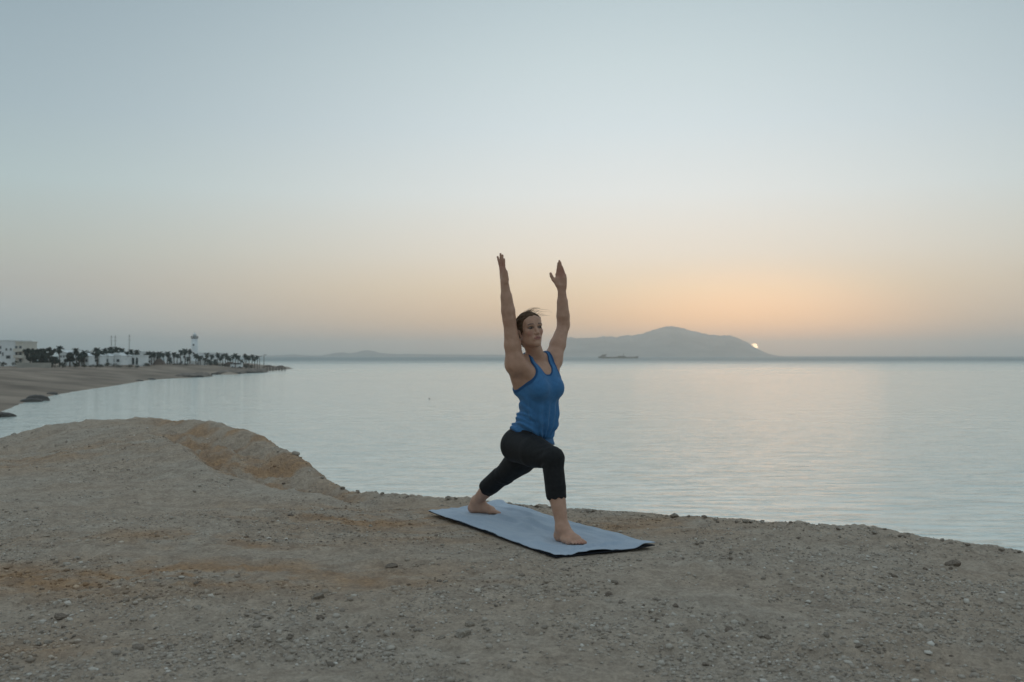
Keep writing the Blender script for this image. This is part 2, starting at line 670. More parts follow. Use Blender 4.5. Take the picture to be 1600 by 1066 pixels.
def build_far_shore():
    xs = np.concatenate([np.arange(-700, -260, 22), np.arange(-260, -40, 1.7), np.arange(-40, 8, 1.2)])
    ys = np.concatenate([np.arange(14, 120, 1.6), np.arange(120, 620, 3.2), np.arange(620, 780, 16)])
    X, Y = np.meshgrid(xs, ys)
    z = far_z(X.ravel(), Y.ravel())
    nr, nc = X.shape
    i = (np.arange(nr - 1)[:, None] * nc + np.arange(nc - 1)[None]).ravel()
    f = np.stack([i, i + 1, i + nc + 1, i + nc], 1)
    v = np.stack([X.ravel(), Y.ravel(), z], 1)
    keep = v[f][:, :, 2].max(1) > SEA_Z - 0.5
    me = np_mesh('beach', v, f[keep])
    m = simple('beach_sand', (0.27, 0.215, 0.17), 0.95, 0.42, 0.07, 0.0, spec=0.1)
    tag(link_mesh('beach', me, m, None, True), None, None, None, 'structure')


build_far_shore()


# ------------------------------------------------------------------ far hills
def hills(name, profile, dist, depth, label, seed):
    px = np.array([p[0] for p in profile], float)
    py = np.array([p[1] for p in profile], float)
    lo, hi = px.min(), px.max()
    nx, ny = 360, 61
    gx = np.linspace(lo, hi, nx)
    zz = np.interp(gx, px, py)
    # round off the corners of the profile a little
    k = np.array([0, 1, 2, 1, 0]) / 4
    zz[2:-2] = np.convolve(zz, k, 'valid')
    crest = np.array([P(a, b, dist).z for a, b in zip(gx, zz)]) - SEA_Z
    crest = np.maximum(crest, 0) * (1 + 0.10 * (fbm(gx * 0.09 + seed, gx * 0 + 2.2, 5, 0.6) - 0.5)) + 6.0 * (fbm(gx * 0.35 + seed, gx * 0 + 5.1, 3) - 0.5) * np.clip(crest / 60, 0, 1)
    v = np.zeros((ny, nx, 3))
    for j in range(ny):
        s = j / (ny - 1)                                 # 0 front shore, 1 back shore
        y = dist + (s - 0.5) * depth
        prof = np.where(s < 0.5, (s / 0.5) ** 0.8, ((1 - s) / 0.5) ** 0.7)
        x = (gx - 800) / F_PX * dist
        n1 = fbm(x * 0.004 + seed, np.full(nx, y * 0.004), 5)
        n2 = 1 - 2 * np.abs(fbm(x * 0.009 + seed + 5, np.full(nx, y * 0.0045), 5) - 0.5)
        mod = 1 - (1 - prof) * 0.5 * n1 - 0.35 * (prof * (1 - prof) * 4) * (1 - n2)
        v[j, :, 0] = x * (1 + (s - 0.5) * depth / dist * 0.6)
        v[j, :, 1] = y
        v[j, :, 2] = SEA_Z - 0.5 + (crest + 0.5) * np.clip(prof * mod, 0, 1)
    i = (np.arange(ny - 1)[:, None] * nx + np.arange(nx - 1)[None]).ravel()
    f = np.stack([i, i + 1, i + nx + 1, i + nx], 1)
    me = np_mesh(name, v.reshape(-1, 3), f)
    o = link_mesh(name, me, M_ROCK, None, True)
    return tag(o, label, None, None, 'structure')


M_ROCK = simple('desert_rock', (0.32, 0.29, 0.27), 0.95, 0.25, 0.006, spec=0.05)
hills('island', [(838, 556.8), (850, 553), (862, 545), (873, 534), (881, 529), (892, 528), (912, 528.5), (932, 527), (943, 525), (955, 526.5), (963, 527), (973, 524.5), (984, 524),
                 (994, 523), (1007, 520.8), (1014, 518), (1020, 515.6), (1028, 513), (1035, 511), (1043, 510.6), (1050, 510), (1058, 511.5), (1068, 513), (1077, 516.5), (1086, 518.5), (1107, 522),
                 (1125, 523.5), (1138, 524), (1153, 528.5), (1162, 532.5), (1171, 537), (1180, 543.5), (1189, 548.2), (1198, 552.5), (1207, 555.6), (1214, 557)],
      6000, 1500, 'long rocky island beneath the setting sun', 3.0)
hills('headland', [(405, 556), (430, 555.4), (445, 554.6), (460, 553.8), (472, 555), (485, 555.6), (503, 555.5), (514, 553.5), (524, 551.5), (536, 550.6), (545, 552.3), (556, 550.8), (566, 548.5), (575, 547.2), (583, 548.5),
                   (592, 551.2), (604, 552.6), (622, 553.2), (650, 553.4), (690, 553.9), (740, 554.2), (790, 554.5), (838, 555.2)],
      6200, 1100, 'low hazy hills on the far side of the bay', 11.0)

# ------------------------------------------------------------------ the hazy air
hz = MB().box(-13500, 13500, -13500, 13500, SEA_Z - 3.2, 186).build('haze')
tag(hz, None, None, None, 'stuff')
m = bpy.data.materials.new('hazy_air')
m.use_nodes = True
nt = m.node_tree
nt.nodes.remove(nt.nodes['Principled BSDF'])
vol = nt.nodes.new('ShaderNodeVolumePrincipled')
vol.inputs['Color'].default_value = (0.90, 0.975, 1.0, 1)
vol.inputs['Density'].default_value = 0.0002
vol.inputs['Anisotropy'].default_value = 0.87
nt.links.new(vol.outputs[0], nt.nodes['Material Output'].inputs['Volume'])
hz.data.materials.append(m)

# ------------------------------------------------------------------ the person: one skin surface grown from a distance field
def V(*a):
    return np.array(a, dtype=np.float64)


def unit(v):
    v = np.asarray(v, dtype=np.float64)
    return v / np.linalg.norm(v)


class RC:
    """round cone a-b, optionally flattened along an axis"""

    def __init__(s, a, b, ra, rb, k=0.02, flat=None, sub=False):
        s.a, s.b, s.ra, s.rb, s.k, s.sub = V(*a), V(*b), ra, rb, k, sub
        s.flat = None if flat is None else (unit(flat[0]), flat[1])
        r = max(ra, rb) * (1 if flat is None else max(1, 1 / flat[1]))
        s.lo = np.minimum(s.a, s.b) - r
        s.hi = np.maximum(s.a, s.b) + r

    def __call__(s, p):
        b = s.b
        if s.flat is not None:
            ax, sc_ = s.flat
            q = p - s.a
            q = q + (sc_ - 1) * (q @ ax)[:, None] * ax
            ba = b - s.a
            ba = ba + (sc_ - 1) * (ba @ ax) * ax
        else:
            q = p - s.a
            ba = b - s.a
        l2 = ba @ ba
        rr = s.ra - s.rb
        a2 = l2 - rr * rr
        il2 = 1.0 / l2
        y = q @ ba
        zz = y - l2
        x2v = q * l2 - y[:, None] * ba
        x2 = np.einsum('ij,ij->i', x2v, x2v)
        y2 = y * y * l2
        z2 = zz * zz * l2
        kk = np.sign(rr) * rr * rr * x2
        d = (np.sqrt(x2 * a2 * il2) + y * rr) * il2 - s.ra
        c1 = np.sign(zz) * a2 * z2 > kk
        c2 = np.sign(y) * a2 * y2 < kk
        d = np.where(c2, np.sqrt(x2 + y2) * il2 - s.ra, d)
        d = np.where(c1, np.sqrt(x2 + z2) * il2 - s.rb, d)
        return d


class EL:
    """ellipsoid with its own axes (rows of m)"""

    def __init__(s, c, r, m=None, k=0.02, sub=False):
        s.c, s.r, s.k, s.sub = V(*c), V(*r), k, sub
        s.m = np.eye(3) if m is None else np.asarray(m)
        s.lo, s.hi = s.c - max(r), s.c + max(r)

    def __call__(s, p):
        q = (p - s.c) @ s.m.T
        k0 = np.linalg.norm(q / s.r, axis=1)
        k1 = np.linalg.norm(q / (s.r * s.r), axis=1) + 1e-9
        return k0 * (k0 - 1.0) / k1


def field(prims, p):
    d = np.full(len(p), 1.0)
    lo, hi = p.min(0), p.max(0)
    for q in prims:
        gap = np.maximum(np.maximum(q.lo - hi, lo - q.hi), 0)
        if gap @ gap > 0.12 ** 2:
            continue
        e = q(p)
        k = q.k
        if q.sub:
            h = np.clip(0.5 - 0.5 * (d + e) / k, 0, 1)
            d = d * (1 - h) - e * h + k * h * (1 - h)
        else:
            h = np.clip(0.5 + 0.5 * (e - d) / k, 0, 1)
            d = e * (1 - h) + d * h - k * h * (1 - h)
    return d


def smin(a, b, k):
    h = np.clip(0.5 + 0.5 * (b - a) / k, 0, 1)
    return b * (1 - h) + a * h - k * h * (1 - h)


def smax(a, b, k):
    return -smin(-a, -b, k)


def grow(fn, lo, hi, h, name, B=8, newton=2):
    """surface nets over the blocks the surface passes through"""
    lo, hi = np.asarray(lo, float), np.asarray(hi, float)
    nb = np.ceil((hi - lo) / (B * h)).astype(int)
    bi = np.stack(np.meshgrid(*[np.arange(k) for k in nb], indexing='ij'), -1).reshape(-1, 3)
    cen = lo + (bi + 0.5) * (B * h)
    dv = np.concatenate([fn(c) for c in np.array_split(cen, max(1, len(cen) // 600))])
    bi = bi[np.abs(dv) < B * h * 1.25 + 0.006]
    g = np.stack(np.meshgrid(*[np.arange(B + 1)] * 3, indexing='ij'), -1).reshape(-1, 3)
    S = nb * B + 2
    pack = lambda c: (c[:, 0] * S[1] + c[:, 1]) * S[2] + c[:, 2]
    verts, ids, edges = [], [], [[], [], []]
    cell = np.stack(np.meshgrid(*[np.arange(B)] * 3, indexing='ij'), -1).reshape(-1, 3)
    off = np.array([[i, j, k] for i in (0, 1) for j in (0, 1) for k in (0, 1)])
    eds = [(0, 4), (1, 5), (2, 6), (3, 7), (0, 2), (1, 3), (4, 6), (5, 7), (0, 1), (2, 3), (4, 5), (6, 7)]
    for ch in np.array_split(bi, max(1, len(bi) // 24)):
        pts = (ch[:, None, :] * B + g[None]).reshape(-1, 3)
        d = fn(lo + pts * h).reshape(len(ch), B + 1, B + 1, B + 1)
        s = d < 0
        act = np.zeros((len(ch), B, B, B), dtype=int)
        for o in off:
            act += s[:, o[0]:o[0] + B, o[1]:o[1] + B, o[2]:o[2] + B]
        bb, ii, jj, kk = np.nonzero((act > 0) & (act < 8))
        if len(bb) == 0:
            continue
        base = np.stack([ii, jj, kk], 1)
        dc = np.stack([d[bb, ii + o[0], jj + o[1], kk + o[2]] for o in off], 1)
        acc = np.zeros((len(bb), 3))
        cnt = np.zeros(len(bb))
        for a, b in eds:
            m = (dc[:, a] < 0) != (dc[:, b] < 0)
            t = np.where(m, dc[:, a] / np.where(m, dc[:, a] - dc[:, b], 1), 0)
            acc += np.where(m[:, None], off[a] + (off[b] - off[a]) * t[:, None], 0)
            cnt += m
        gc = ch[bb] * B + base
        verts.append(lo + (gc + acc / cnt[:, None]) * h)
        ids.append(pack(gc))
        for ax in range(3):
            sl0 = [slice(None), slice(0, B), slice(0, B), slice(0, B)]
            sl1 = list(sl0)
            sl1[ax + 1] = slice(1, B + 1)
            s0, s1 = s[tuple(sl0)], s[tuple(sl1)]
            b2, i2, j2, k2 = np.nonzero(s0 != s1)
            e = ch[b2] * B + np.stack([i2, j2, k2], 1)
            edges[ax].append(np.concatenate([e, s0[b2, i2, j2, k2][:, None]], 1))
    verts = np.concatenate(verts)
    ids = np.concatenate(ids)
    order = np.argsort(ids)
    ids, verts = ids[order], verts[order]
    quads = []
    for ax in range(3):
        e = np.concatenate(edges[ax])
        c, flip = e[:, :3], e[:, 3].astype(bool)
        u = np.zeros(3, int)
        w = np.zeros(3, int)
        u[(ax + 1) % 3] = 1
        w[(ax + 2) % 3] = 1
        q = []
        ok = np.ones(len(c), bool)
        for dlt in (-u - w, -w, 0 * u, -u):
            k = pack(c + dlt)
            p = np.clip(np.searchsorted(ids, k), 0, len(ids) - 1)
            ok &= ids[p] == k
            q.append(p)
        q = np.stack(q, 1)[ok]
        fl = flip[ok]
        q[~fl] = q[~fl][:, ::-1]
        quads.append(q)
    quads = np.concatenate(quads)
    for _ in range(newton):
        step = 1e-4
        out = []
        for c in np.array_split(verts, max(1, len(verts) // 4000)):
            d0 = fn(c)
            gr = np.stack([(fn(c + step * np.eye(3)[i]) - d0) / step for i in range(3)], 1)
            gn = np.einsum('ij,ij->i', gr, gr) + 1e-3
            mv = gr * (d0 / gn)[:, None]
            ln = np.linalg.norm(mv, axis=1, keepdims=True)
            out.append(c - mv * np.minimum(1, 0.6 * h / (ln + 1e-12)))
        verts = np.concatenate(out)
    return np_mesh(name, verts, quads), verts


def facing(deg):
    """right, forward, up axes for a horizontal heading (degrees from +X)"""
    a = R(deg)
    f = V(math.cos(a), math.sin(a), 0)
    return V(math.sin(a), -math.cos(a), 0), f, V(0, 0, 1)


def tilted(deg, pitch, roll=0.0):
    r, f, u = facing(deg)
    c, s = math.cos(R(pitch)), math.sin(R(pitch))
    f, u = f * c + u * s, u * c - f * s
    c, s = math.cos(R(roll)), math.sin(R(roll))
    r, u = r * c + u * s, u * c - r * s
    return r, f, u


zv_ = V(0, 0, 1)
Z0 = 0.011                                     # top of the towel
# --- joints, from the photograph
pel = V(0.098, 6.300, 0.540)
rp, fp, up_ = facing(-50)
hipR = pel + 0.085 * rp + V(0, 0, -0.015)
hipL = pel - 0.085 * rp + V(0, 0, -0.015)
heelR, toeR = V(*G(870, 844, Z0)), V(*G(911, 852.5, Z0))
heelL, toeL = V(*G(732, 800.5, Z0)), V(*G(787, 803.5, Z0))
dR, dL = unit(toeR - heelR), unit(toeL - heelL)
ankR = heelR + 0.048 * dR + V(0, 0, 0.080)
ankL = heelL + 0.062 * dL + V(0, 0, 0.080)
kneeR = V(*P(864, 716, 5.865))
kneeL = 0.5 * (hipL + ankL) + V(-0.012, -0.02, -0.004)
chest = V(0.160, 6.215, 0.900)
neck = V(0.147, 6.225, 1.072)
rc, fc, uc = tilted(-50, 8)
shR = V(*P(805, 570, 6.09))
shL = V(*P(864, 563, 6.31))
elR = V(*P(796.0, 502, 6.06))
wrR = V(*P(788.0, 439, 6.03))
elL = V(*P(880.5, 509, 6.40))
wrL = V(*P(877.6, 448, 6.37))


# ------------------------------------------------------------------ mat and towel
MA, MBc, MC, MD = G(868, 872.5), G(1024.5, 855.5), G(784, 789.0), G(669.5, 800.0)    # near, right, far, left corners


def sheet(name, mat, nu, nv, lift, thick, inset, wob, parent=None, seed=0):
    """cloth between the four corners, u along the mat, v across it"""
    top = []
    for i in range(nu + 1):
        for j in range(nv + 1):
            u, v_ = i / nu, j / nv
            u2 = inset + (1 - 2 * inset) * u
            v2 = inset * 2.5 + (1 - 5 * inset) * v_
            p = (MA * (1 - u2) + MD * u2) * (1 - v2) + (MBc * (1 - u2) + MC * u2) * v2
            top.append((p.x, p.y, u, v_))
    a = np.array(top)
    x, y, u, v_ = a.T
    if wob:
        ed = 0.012 * (fbm(u * 9 + seed, v_ * 0 + 1.5, 3) - 0.5)
        nx, ny = 0.88, 0.47
        x = x + ed * nx * (np.abs(v_ - 0.5) > 0.45) + 0.010 * (fbm(v_ * 6, u * 0 + 8.0, 2) - 0.5) * 0.45
        y = y + ed * ny * (np.abs(v_ - 0.5) > 0.45) - 0.010 * (fbm(v_ * 6, u * 0 + 8.0, 2) - 0.5) * 0.89
        # creases run mostly lengthwise; the cloth lies flat under the feet
        w = 0.55 * (fbm(u * 3.0 + 2, v_ * 5.5 + 1, 4) - 0.5) + 0.9 * np.maximum(0, 0.16 - np.abs(fbm(u * 1.7 + 9, v_ * 4.2, 3) - 0.5)) * 1.2
        w = w + 0.35 * (fbm(u * 10, v_ * 9, 3) - 0.5)
        z = lift + wob * np.maximum(w + 0.12, 0.0)
        # a few standing creases
        for (u0, v0, u1, v1, bow, hh, ww) in ((0.20, 0.62, 0.62, 0.70, 0.05, 0.016, 0.018), (0.36, 0.36, 0.85, 0.52, -0.04, 0.013, 0.016), (0.02, 0.15, 0.09, 0.85, 0.02, 0.010, 0.014),
                                              (0.05, 0.40, 0.22, 0.10, 0.03, 0.010, 0.015), (0.45, 0.12, 0.95, 0.22, 0.03, 0.010, 0.018), (0.62, 0.80, 0.97, 0.72, -0.03, 0.012, 0.016),
                                              (0.28, 0.90, 0.55, 0.86, 0.02, 0.010, 0.014), (0.13, 0.30, 0.30, 0.24, -0.02, 0.009, 0.012)):
            du, dv = (u1 - u0) * 1.81, (v1 - v0) * 0.64
            ll = math.hypot(du, dv)
            au_, av_ = (u - u0) * 1.81, (v_ - v0) * 0.64
            t = (au_ * du + av_ * dv) / ll ** 2
            off_ = (au_ * dv - av_ * du) / ll - bow * np.sin(np.clip(t, 0, 1) * math.pi)
            z = z + 1.3 * hh * np.exp(-(off_ / ww) ** 2) * smooth(-0.15, 0.2, t) * smooth(1.15, 0.8, t)
        for c in (heelR + 0.11 * dR, heelL + 0.11 * dL):
            z = lift + (z - lift) * smooth(0.09, 0.20, np.hypot(x - c[0], y - c[1]))
        lifted = 0.026 * smooth(0.93, 1.0, u) * smooth(0.55, 1.0, v_) + 0.009 * smooth(0.10, 0.0, u) * smooth(0.75, 1.0, v_)
        z = z + lifted
    else:
        z = np.full(len(x), lift)
        z = z + 0.026 * smooth(0.93, 1.0, u) * smooth(0.55, 1.0, v_) + 0.009 * smooth(0.10, 0.0, u) * smooth(0.75, 1.0, v_)
    n_ = len(x)
    vv = np.concatenate([np.stack([x, y, z], 1), np.stack([x, y, z - thick], 1)])
    f = []
    k = nv + 1
    for i in range(nu):
        for j in range(nv):
            q = i * k + j
            f.append((q, q + 1, q + k + 1, q + k))
            f.append((n_ + q + k, n_ + q + k + 1, n_ + q + 1, n_ + q))
    ring = [j for j in range(k)] + [i * k + nv for i in range(1, nu + 1)] + [nu * k + j for j in range(nv - 1, -1, -1)] + [i * k for i in range(nu - 1, 0, -1)]
    for q, r in zip(ring, ring[1:] + ring[:1]):
        f.append((r, q, n_ + q, n_ + r))
    me = np_mesh(name, vv, f)
    o = link_mesh(name, me, mat, parent, True)
    bm = bmesh.new()
    bm.from_mesh(me)
    bmesh.ops.recalc_face_normals(bm, faces=bm.faces)
    bm.to_mesh(me)
    bm.free()
    return o


def towel_material():
    m, n, l, b = new_mat('towel')
    tc = n.new('ShaderNodeTexCoord')
    no = n.new('ShaderNodeTexNoise')
    no.inputs['Scale'].default_value = 2.2
    no.inputs['Detail'].default_value = 4
    l.new(tc.outputs['Object'], no.inputs['Vector'])
    r = n.new('ShaderNodeValToRGB')
    r.color_ramp.elements[0].position, r.color_ramp.elements[1].position = 0.35, 0.65
    r.color_ramp.elements[0].color = (0.33, 0.395, 0.48, 1)
    r.color_ramp.elements[1].color = (0.41, 0.48, 0.565, 1)
    l.new(no.outputs[0], r.inputs[0])
    l.new(r.outputs[0], b.inputs['Base Color'])
    b.inputs['Roughness'].default_value = 0.95
    b.inputs['Specular IOR Level'].default_value = 0.1
    b.inputs['Sheen Weight'].default_value = 0.25
    nf = n.new('ShaderNodeTexNoise')
    nf.inputs['Scale'].default_value = 260
    l.new(tc.outputs['Object'], nf.inputs['Vector'])
    bp = n.new('ShaderNodeBump')
    bp.inputs['Strength'].default_value = 0.35
    bp.inputs['Distance'].default_value = 0.004
    l.new(nf.outputs[0], bp.inputs['Height'])
    l.new(bp.outputs[0], b.inputs['Normal'])
    return m


o = sheet('yoga_mat', simple('dark_rubber', (0.018, 0.020, 0.028), 0.8, 0.2, 30), 60, 16, 0.0060, 0.005, 0.0015, 0.0)
tag(o, 'thin dark yoga mat lying under the blue towel', 'mat')
o = sheet('towel', towel_material(), 180, 64, 0.0095, 0.003, -0.0005, 0.045)
tag(o, 'creased pale blue towel spread over the dark mat', 'towel')


# ------------------------------------------------------------------ stones and gravel
def icosphere():
    t = (1 + 5 ** 0.5) / 2
    v = np.array([(-1, t, 0), (1, t, 0), (-1, -t, 0), (1, -t, 0), (0, -1, t), (0, 1, t), (0, -1, -t), (0, 1, -t), (t, 0, -1), (t, 0, 1), (-t, 0, -1), (-t, 0, 1)], float)
    f = np.array([(0, 11, 5), (0, 5, 1), (0, 1, 7), (0, 7, 10), (0, 10, 11), (1, 5, 9), (5, 11, 4), (11, 10, 2), (10, 7, 6), (7, 1, 8),
                  (3, 9, 4), (3, 4, 2), (3, 2, 6), (3, 6, 8), (3, 8, 9), (4, 9, 5), (2, 4, 11), (6, 2, 10), (8, 6, 7), (9, 8, 1)])
    return v / np.linalg.norm(v[0]), f


ICO_V, ICO_F = icosphere()


def stone_mesh(name, seed, flat=0.6):
    bm = bmesh.new()
    bmesh.ops.create_icosphere(bm, subdivisions=2, radius=1)
    rg = np.random.default_rng(seed)
    pl = [(unit(rg.normal(size=3)), rg.uniform(0.55, 0.9)) for _ in range(9)]
    for v in bm.verts:
        p = np.array(v.co)
        for n_, d in pl:                            # chip facets off
            e = p @ n_ - d
            if e > 0:
                p = p - n_ * e * 0.9
        p = p * V(1, 0.8, flat) + rg.normal(size=3) * 0.03
        v.co = p
    me = bpy.data.meshes.new(name)
    bm.to_mesh(me)
    bm.free()
    return me


def stone_material():
    m, n, l, b = new_mat('stone')
    oi = n.new('ShaderNodeObjectInfo')
    r = n.new('ShaderNodeValToRGB')
    e = r.color_ramp.elements
    e.new(0.5)
    e[0].color, e[1].color, e[2].color = (0.25, 0.20, 0.16, 1), (0.40, 0.34, 0.28, 1), (0.54, 0.48, 0.41, 1)
    l.new(oi.outputs['Random'], r.inputs[0])
    no = n.new('ShaderNodeTexNoise')
    no.inputs['Scale'].default_value = 3
    no.inputs['Detail'].default_value = 6
    tc = n.new('ShaderNodeTexCoord')
    l.new(tc.outputs['Object'], no.inputs['Vector'])
    r2 = n.new('ShaderNodeValToRGB')
    r2.color_ramp.elements[0].color, r2.color_ramp.elements[1].color = (0.55, 0.55, 0.55, 1), (1.3, 1.3, 1.3, 1)
    l.new(no.outputs[0], r2.inputs[0])
    mx = n.new('ShaderNodeMix')
    mx.data_type = 'RGBA'
    mx.blend_type = 'MULTIPLY'
    mx.inputs[0].default_value = 1
    l.new(r.outputs[0], mx.inputs[6])
    l.new(r2.outputs[0], mx.inputs[7])
    l.new(mx.outputs[2], b.inputs['Base Color'])
    b.inputs['Roughness'].default_value = 0.95
    b.inputs['Specular IOR Level'].default_value = 0.1
    bp = n.new('ShaderNodeBump')
    bp.inputs['Strength'].default_value = 0.6
    bp.inputs['Distance'].default_value = 0.1
    l.new(no.outputs[0], bp.inputs['Height'])
    l.new(bp.outputs[0], b.inputs['Normal'])
    return m


M_STONE = stone_material()
STONES = [stone_mesh('stone', 100 + i, 0.45 + 0.07 * (i % 5)) for i in range(8)]
for s_ in STONES:
    s_.materials.append(M_STONE)
rs = random.Random(3)
mat_c = np.array([(p.x, p.y) for p in (MA, MBc, MC, MD)])


def on_mat(x, y, pad=0.04):
    o_ = np.array([MA.x, MA.y])
    e1 = np.array([MD.x, MD.y]) - o_
    e2 = np.array([MBc.x, MBc.y]) - o_
    q = np.linalg.solve(np.stack([e1, e2], 1), np.array([x, y]) - o_)
    return -pad < q[0] < 1 + pad and -2 * pad < q[1] < 1 + 2 * pad


def put_stone(x, y, r, label, group=None, idx=None):
    me = STONES[rs.randrange(8) if idx is None else idx]
    o = bpy.data.objects.new('stone', me)
    COL.objects.link(o)
    o.scale = (r, r * rs.uniform(0.75, 1.0), r * rs.uniform(0.7, 1.0))
    o.rotation_euler = (rs.uniform(-.25, .25), rs.uniform(-.25, .25), rs.uniform(0, 6.28))
    o.location = (x, y, ground_z(x, y) + 0.16 * r)
    tag(o, label, 'stone', group)
    return o


# stones the photograph lets one pick out
for px, py, r, lab in ((612, 890, 0.040, 'brown clod with a dark shaded side, left of centre on the bluff'),
                       (580, 925, 0.012, 'small pale stone beside the dark clods'),
                       (723, 1002, 0.042, 'largest grey stone in the gravel at bottom centre'),
                       (688, 1010, 0.024, 'rounded grey stone left of the largest gravel stone'),
                       (735, 985, 0.024, 'flat grey stone just behind the largest gravel stone'),
                       (119, 880, 0.026, 'dark round clod on the ochre earth at left'),
                       (1490, 871, 0.050, 'dark low clod near the bluff edge at right'),
                       (495, 940, 0.038, 'pale broken stone in the gravel at lower left'),
                       (474, 965, 0.032, 'grey broken stone among dark pebbles at lower left'),
                       (1171, 1031, 0.014, 'white pebble at the bottom right of the bluff'),
                       (1335, 918, 0.013, 'white flat pebble on the right of the bluff'),
                       (1108, 968, 0.014, 'white pebble right of bottom centre'),
                       (1562, 1022, 0.016, 'white chip at the far lower right'),
                       (696, 911, 0.015, 'white pebble below the left half of the towel'),
                       (22, 677, 0.060, 'dark stone on the skyline of the mound at far left'),
                       (1404, 884, 0.030, 'dark stone on the right of the bluff'),
                       (1090, 1000, 0.032, 'dark clod in the lower right gravel'),
                       (1140, 990, 0.030, 'long dark clod in the lower right gravel'),
                       (1446, 954, 0.030, 'dark clod on the right below the bluff edge'),
                       (455, 812, 0.030, 'dark clod at the foot of the mound'),
                       (310, 963, 0.026, 'dark stone in the lower left foreground'),
                       (95, 965, 0.034, 'dark clod in the lower left corner region'),
                       (215, 1025, 0.030, 'grey stone in the lower left corner')):
    g_ = G(px, py)
    if py < 700:
        g_ = P(px, py, 13.6)
    put_stone(g_.x, g_.y, r, lab)
# the bumpy lip of the bluff against the water
for px, r in ((637, 0.025), (700, 0.035), (712, 0.022), (800, 0.016), (812, 0.02), (838, 0.028), (845, 0.02), (860, 0.022), (921, 0.032), (926, 0.02), (1003, 0.018), (1054, 0.042), (1075, 0.022), (1100, 0.028),
              (1118, 0.02), (1150, 0.024), (1163, 0.032), (1172, 0.02), (1190, 0.02), (1235, 0.02), (1308, 0.024), (1365, 0.028), (1408, 0.035), (1470, 0.022), (1510, 0.026), (1563, 0.03), (1590, 0.022),
              (598, 0.03), (463, 0.06), (560, 0.03), (535, 0.035), (505, 0.03)):
    ta = (px - 800) / F_PX
    yc = float(smooth_interp(np.array([ta]), TAN_A, SKY_Y)[0]) - rs.uniform(0.0, 0.06)
    st_ = put_stone(ta * yc, yc, r * 0.85, 'small stone standing out on the lip of the bluff against the water', 'stones along the lip of the bluff')
    st_.location.z += 0.25 * r
STONE_LAB = ('small loose stone on open ground well to the left of the towel', 'small loose stone on the ground in front of the towel', 'small loose stone on open ground to the right of the towel')
cnt = 0
while cnt < 140:
    px, py = rs.uniform(-40, 1640), 560 + 506 * rs.random() ** 0.8
    if py < 800:
        continue
    g_ = G(px, py)
    if on_mat(g_.x, g_.y):
        continue
    c = float(fbm(np.array([g_.x * 1.1]), np.array([g_.y * 1.1 + 3]), 3)[0])
    if c < 0.46 + rs.random() * 0.12:
        continue
    put_stone(g_.x, g_.y, rs.uniform(0.010, 0.020) * (1.35 if rs.random() < 0.12 else 1), STONE_LAB[0 if g_.x < -1.0 else (1 if g_.x < 1.0 else 2)], 'loose stones on the bluff')
    cnt += 1


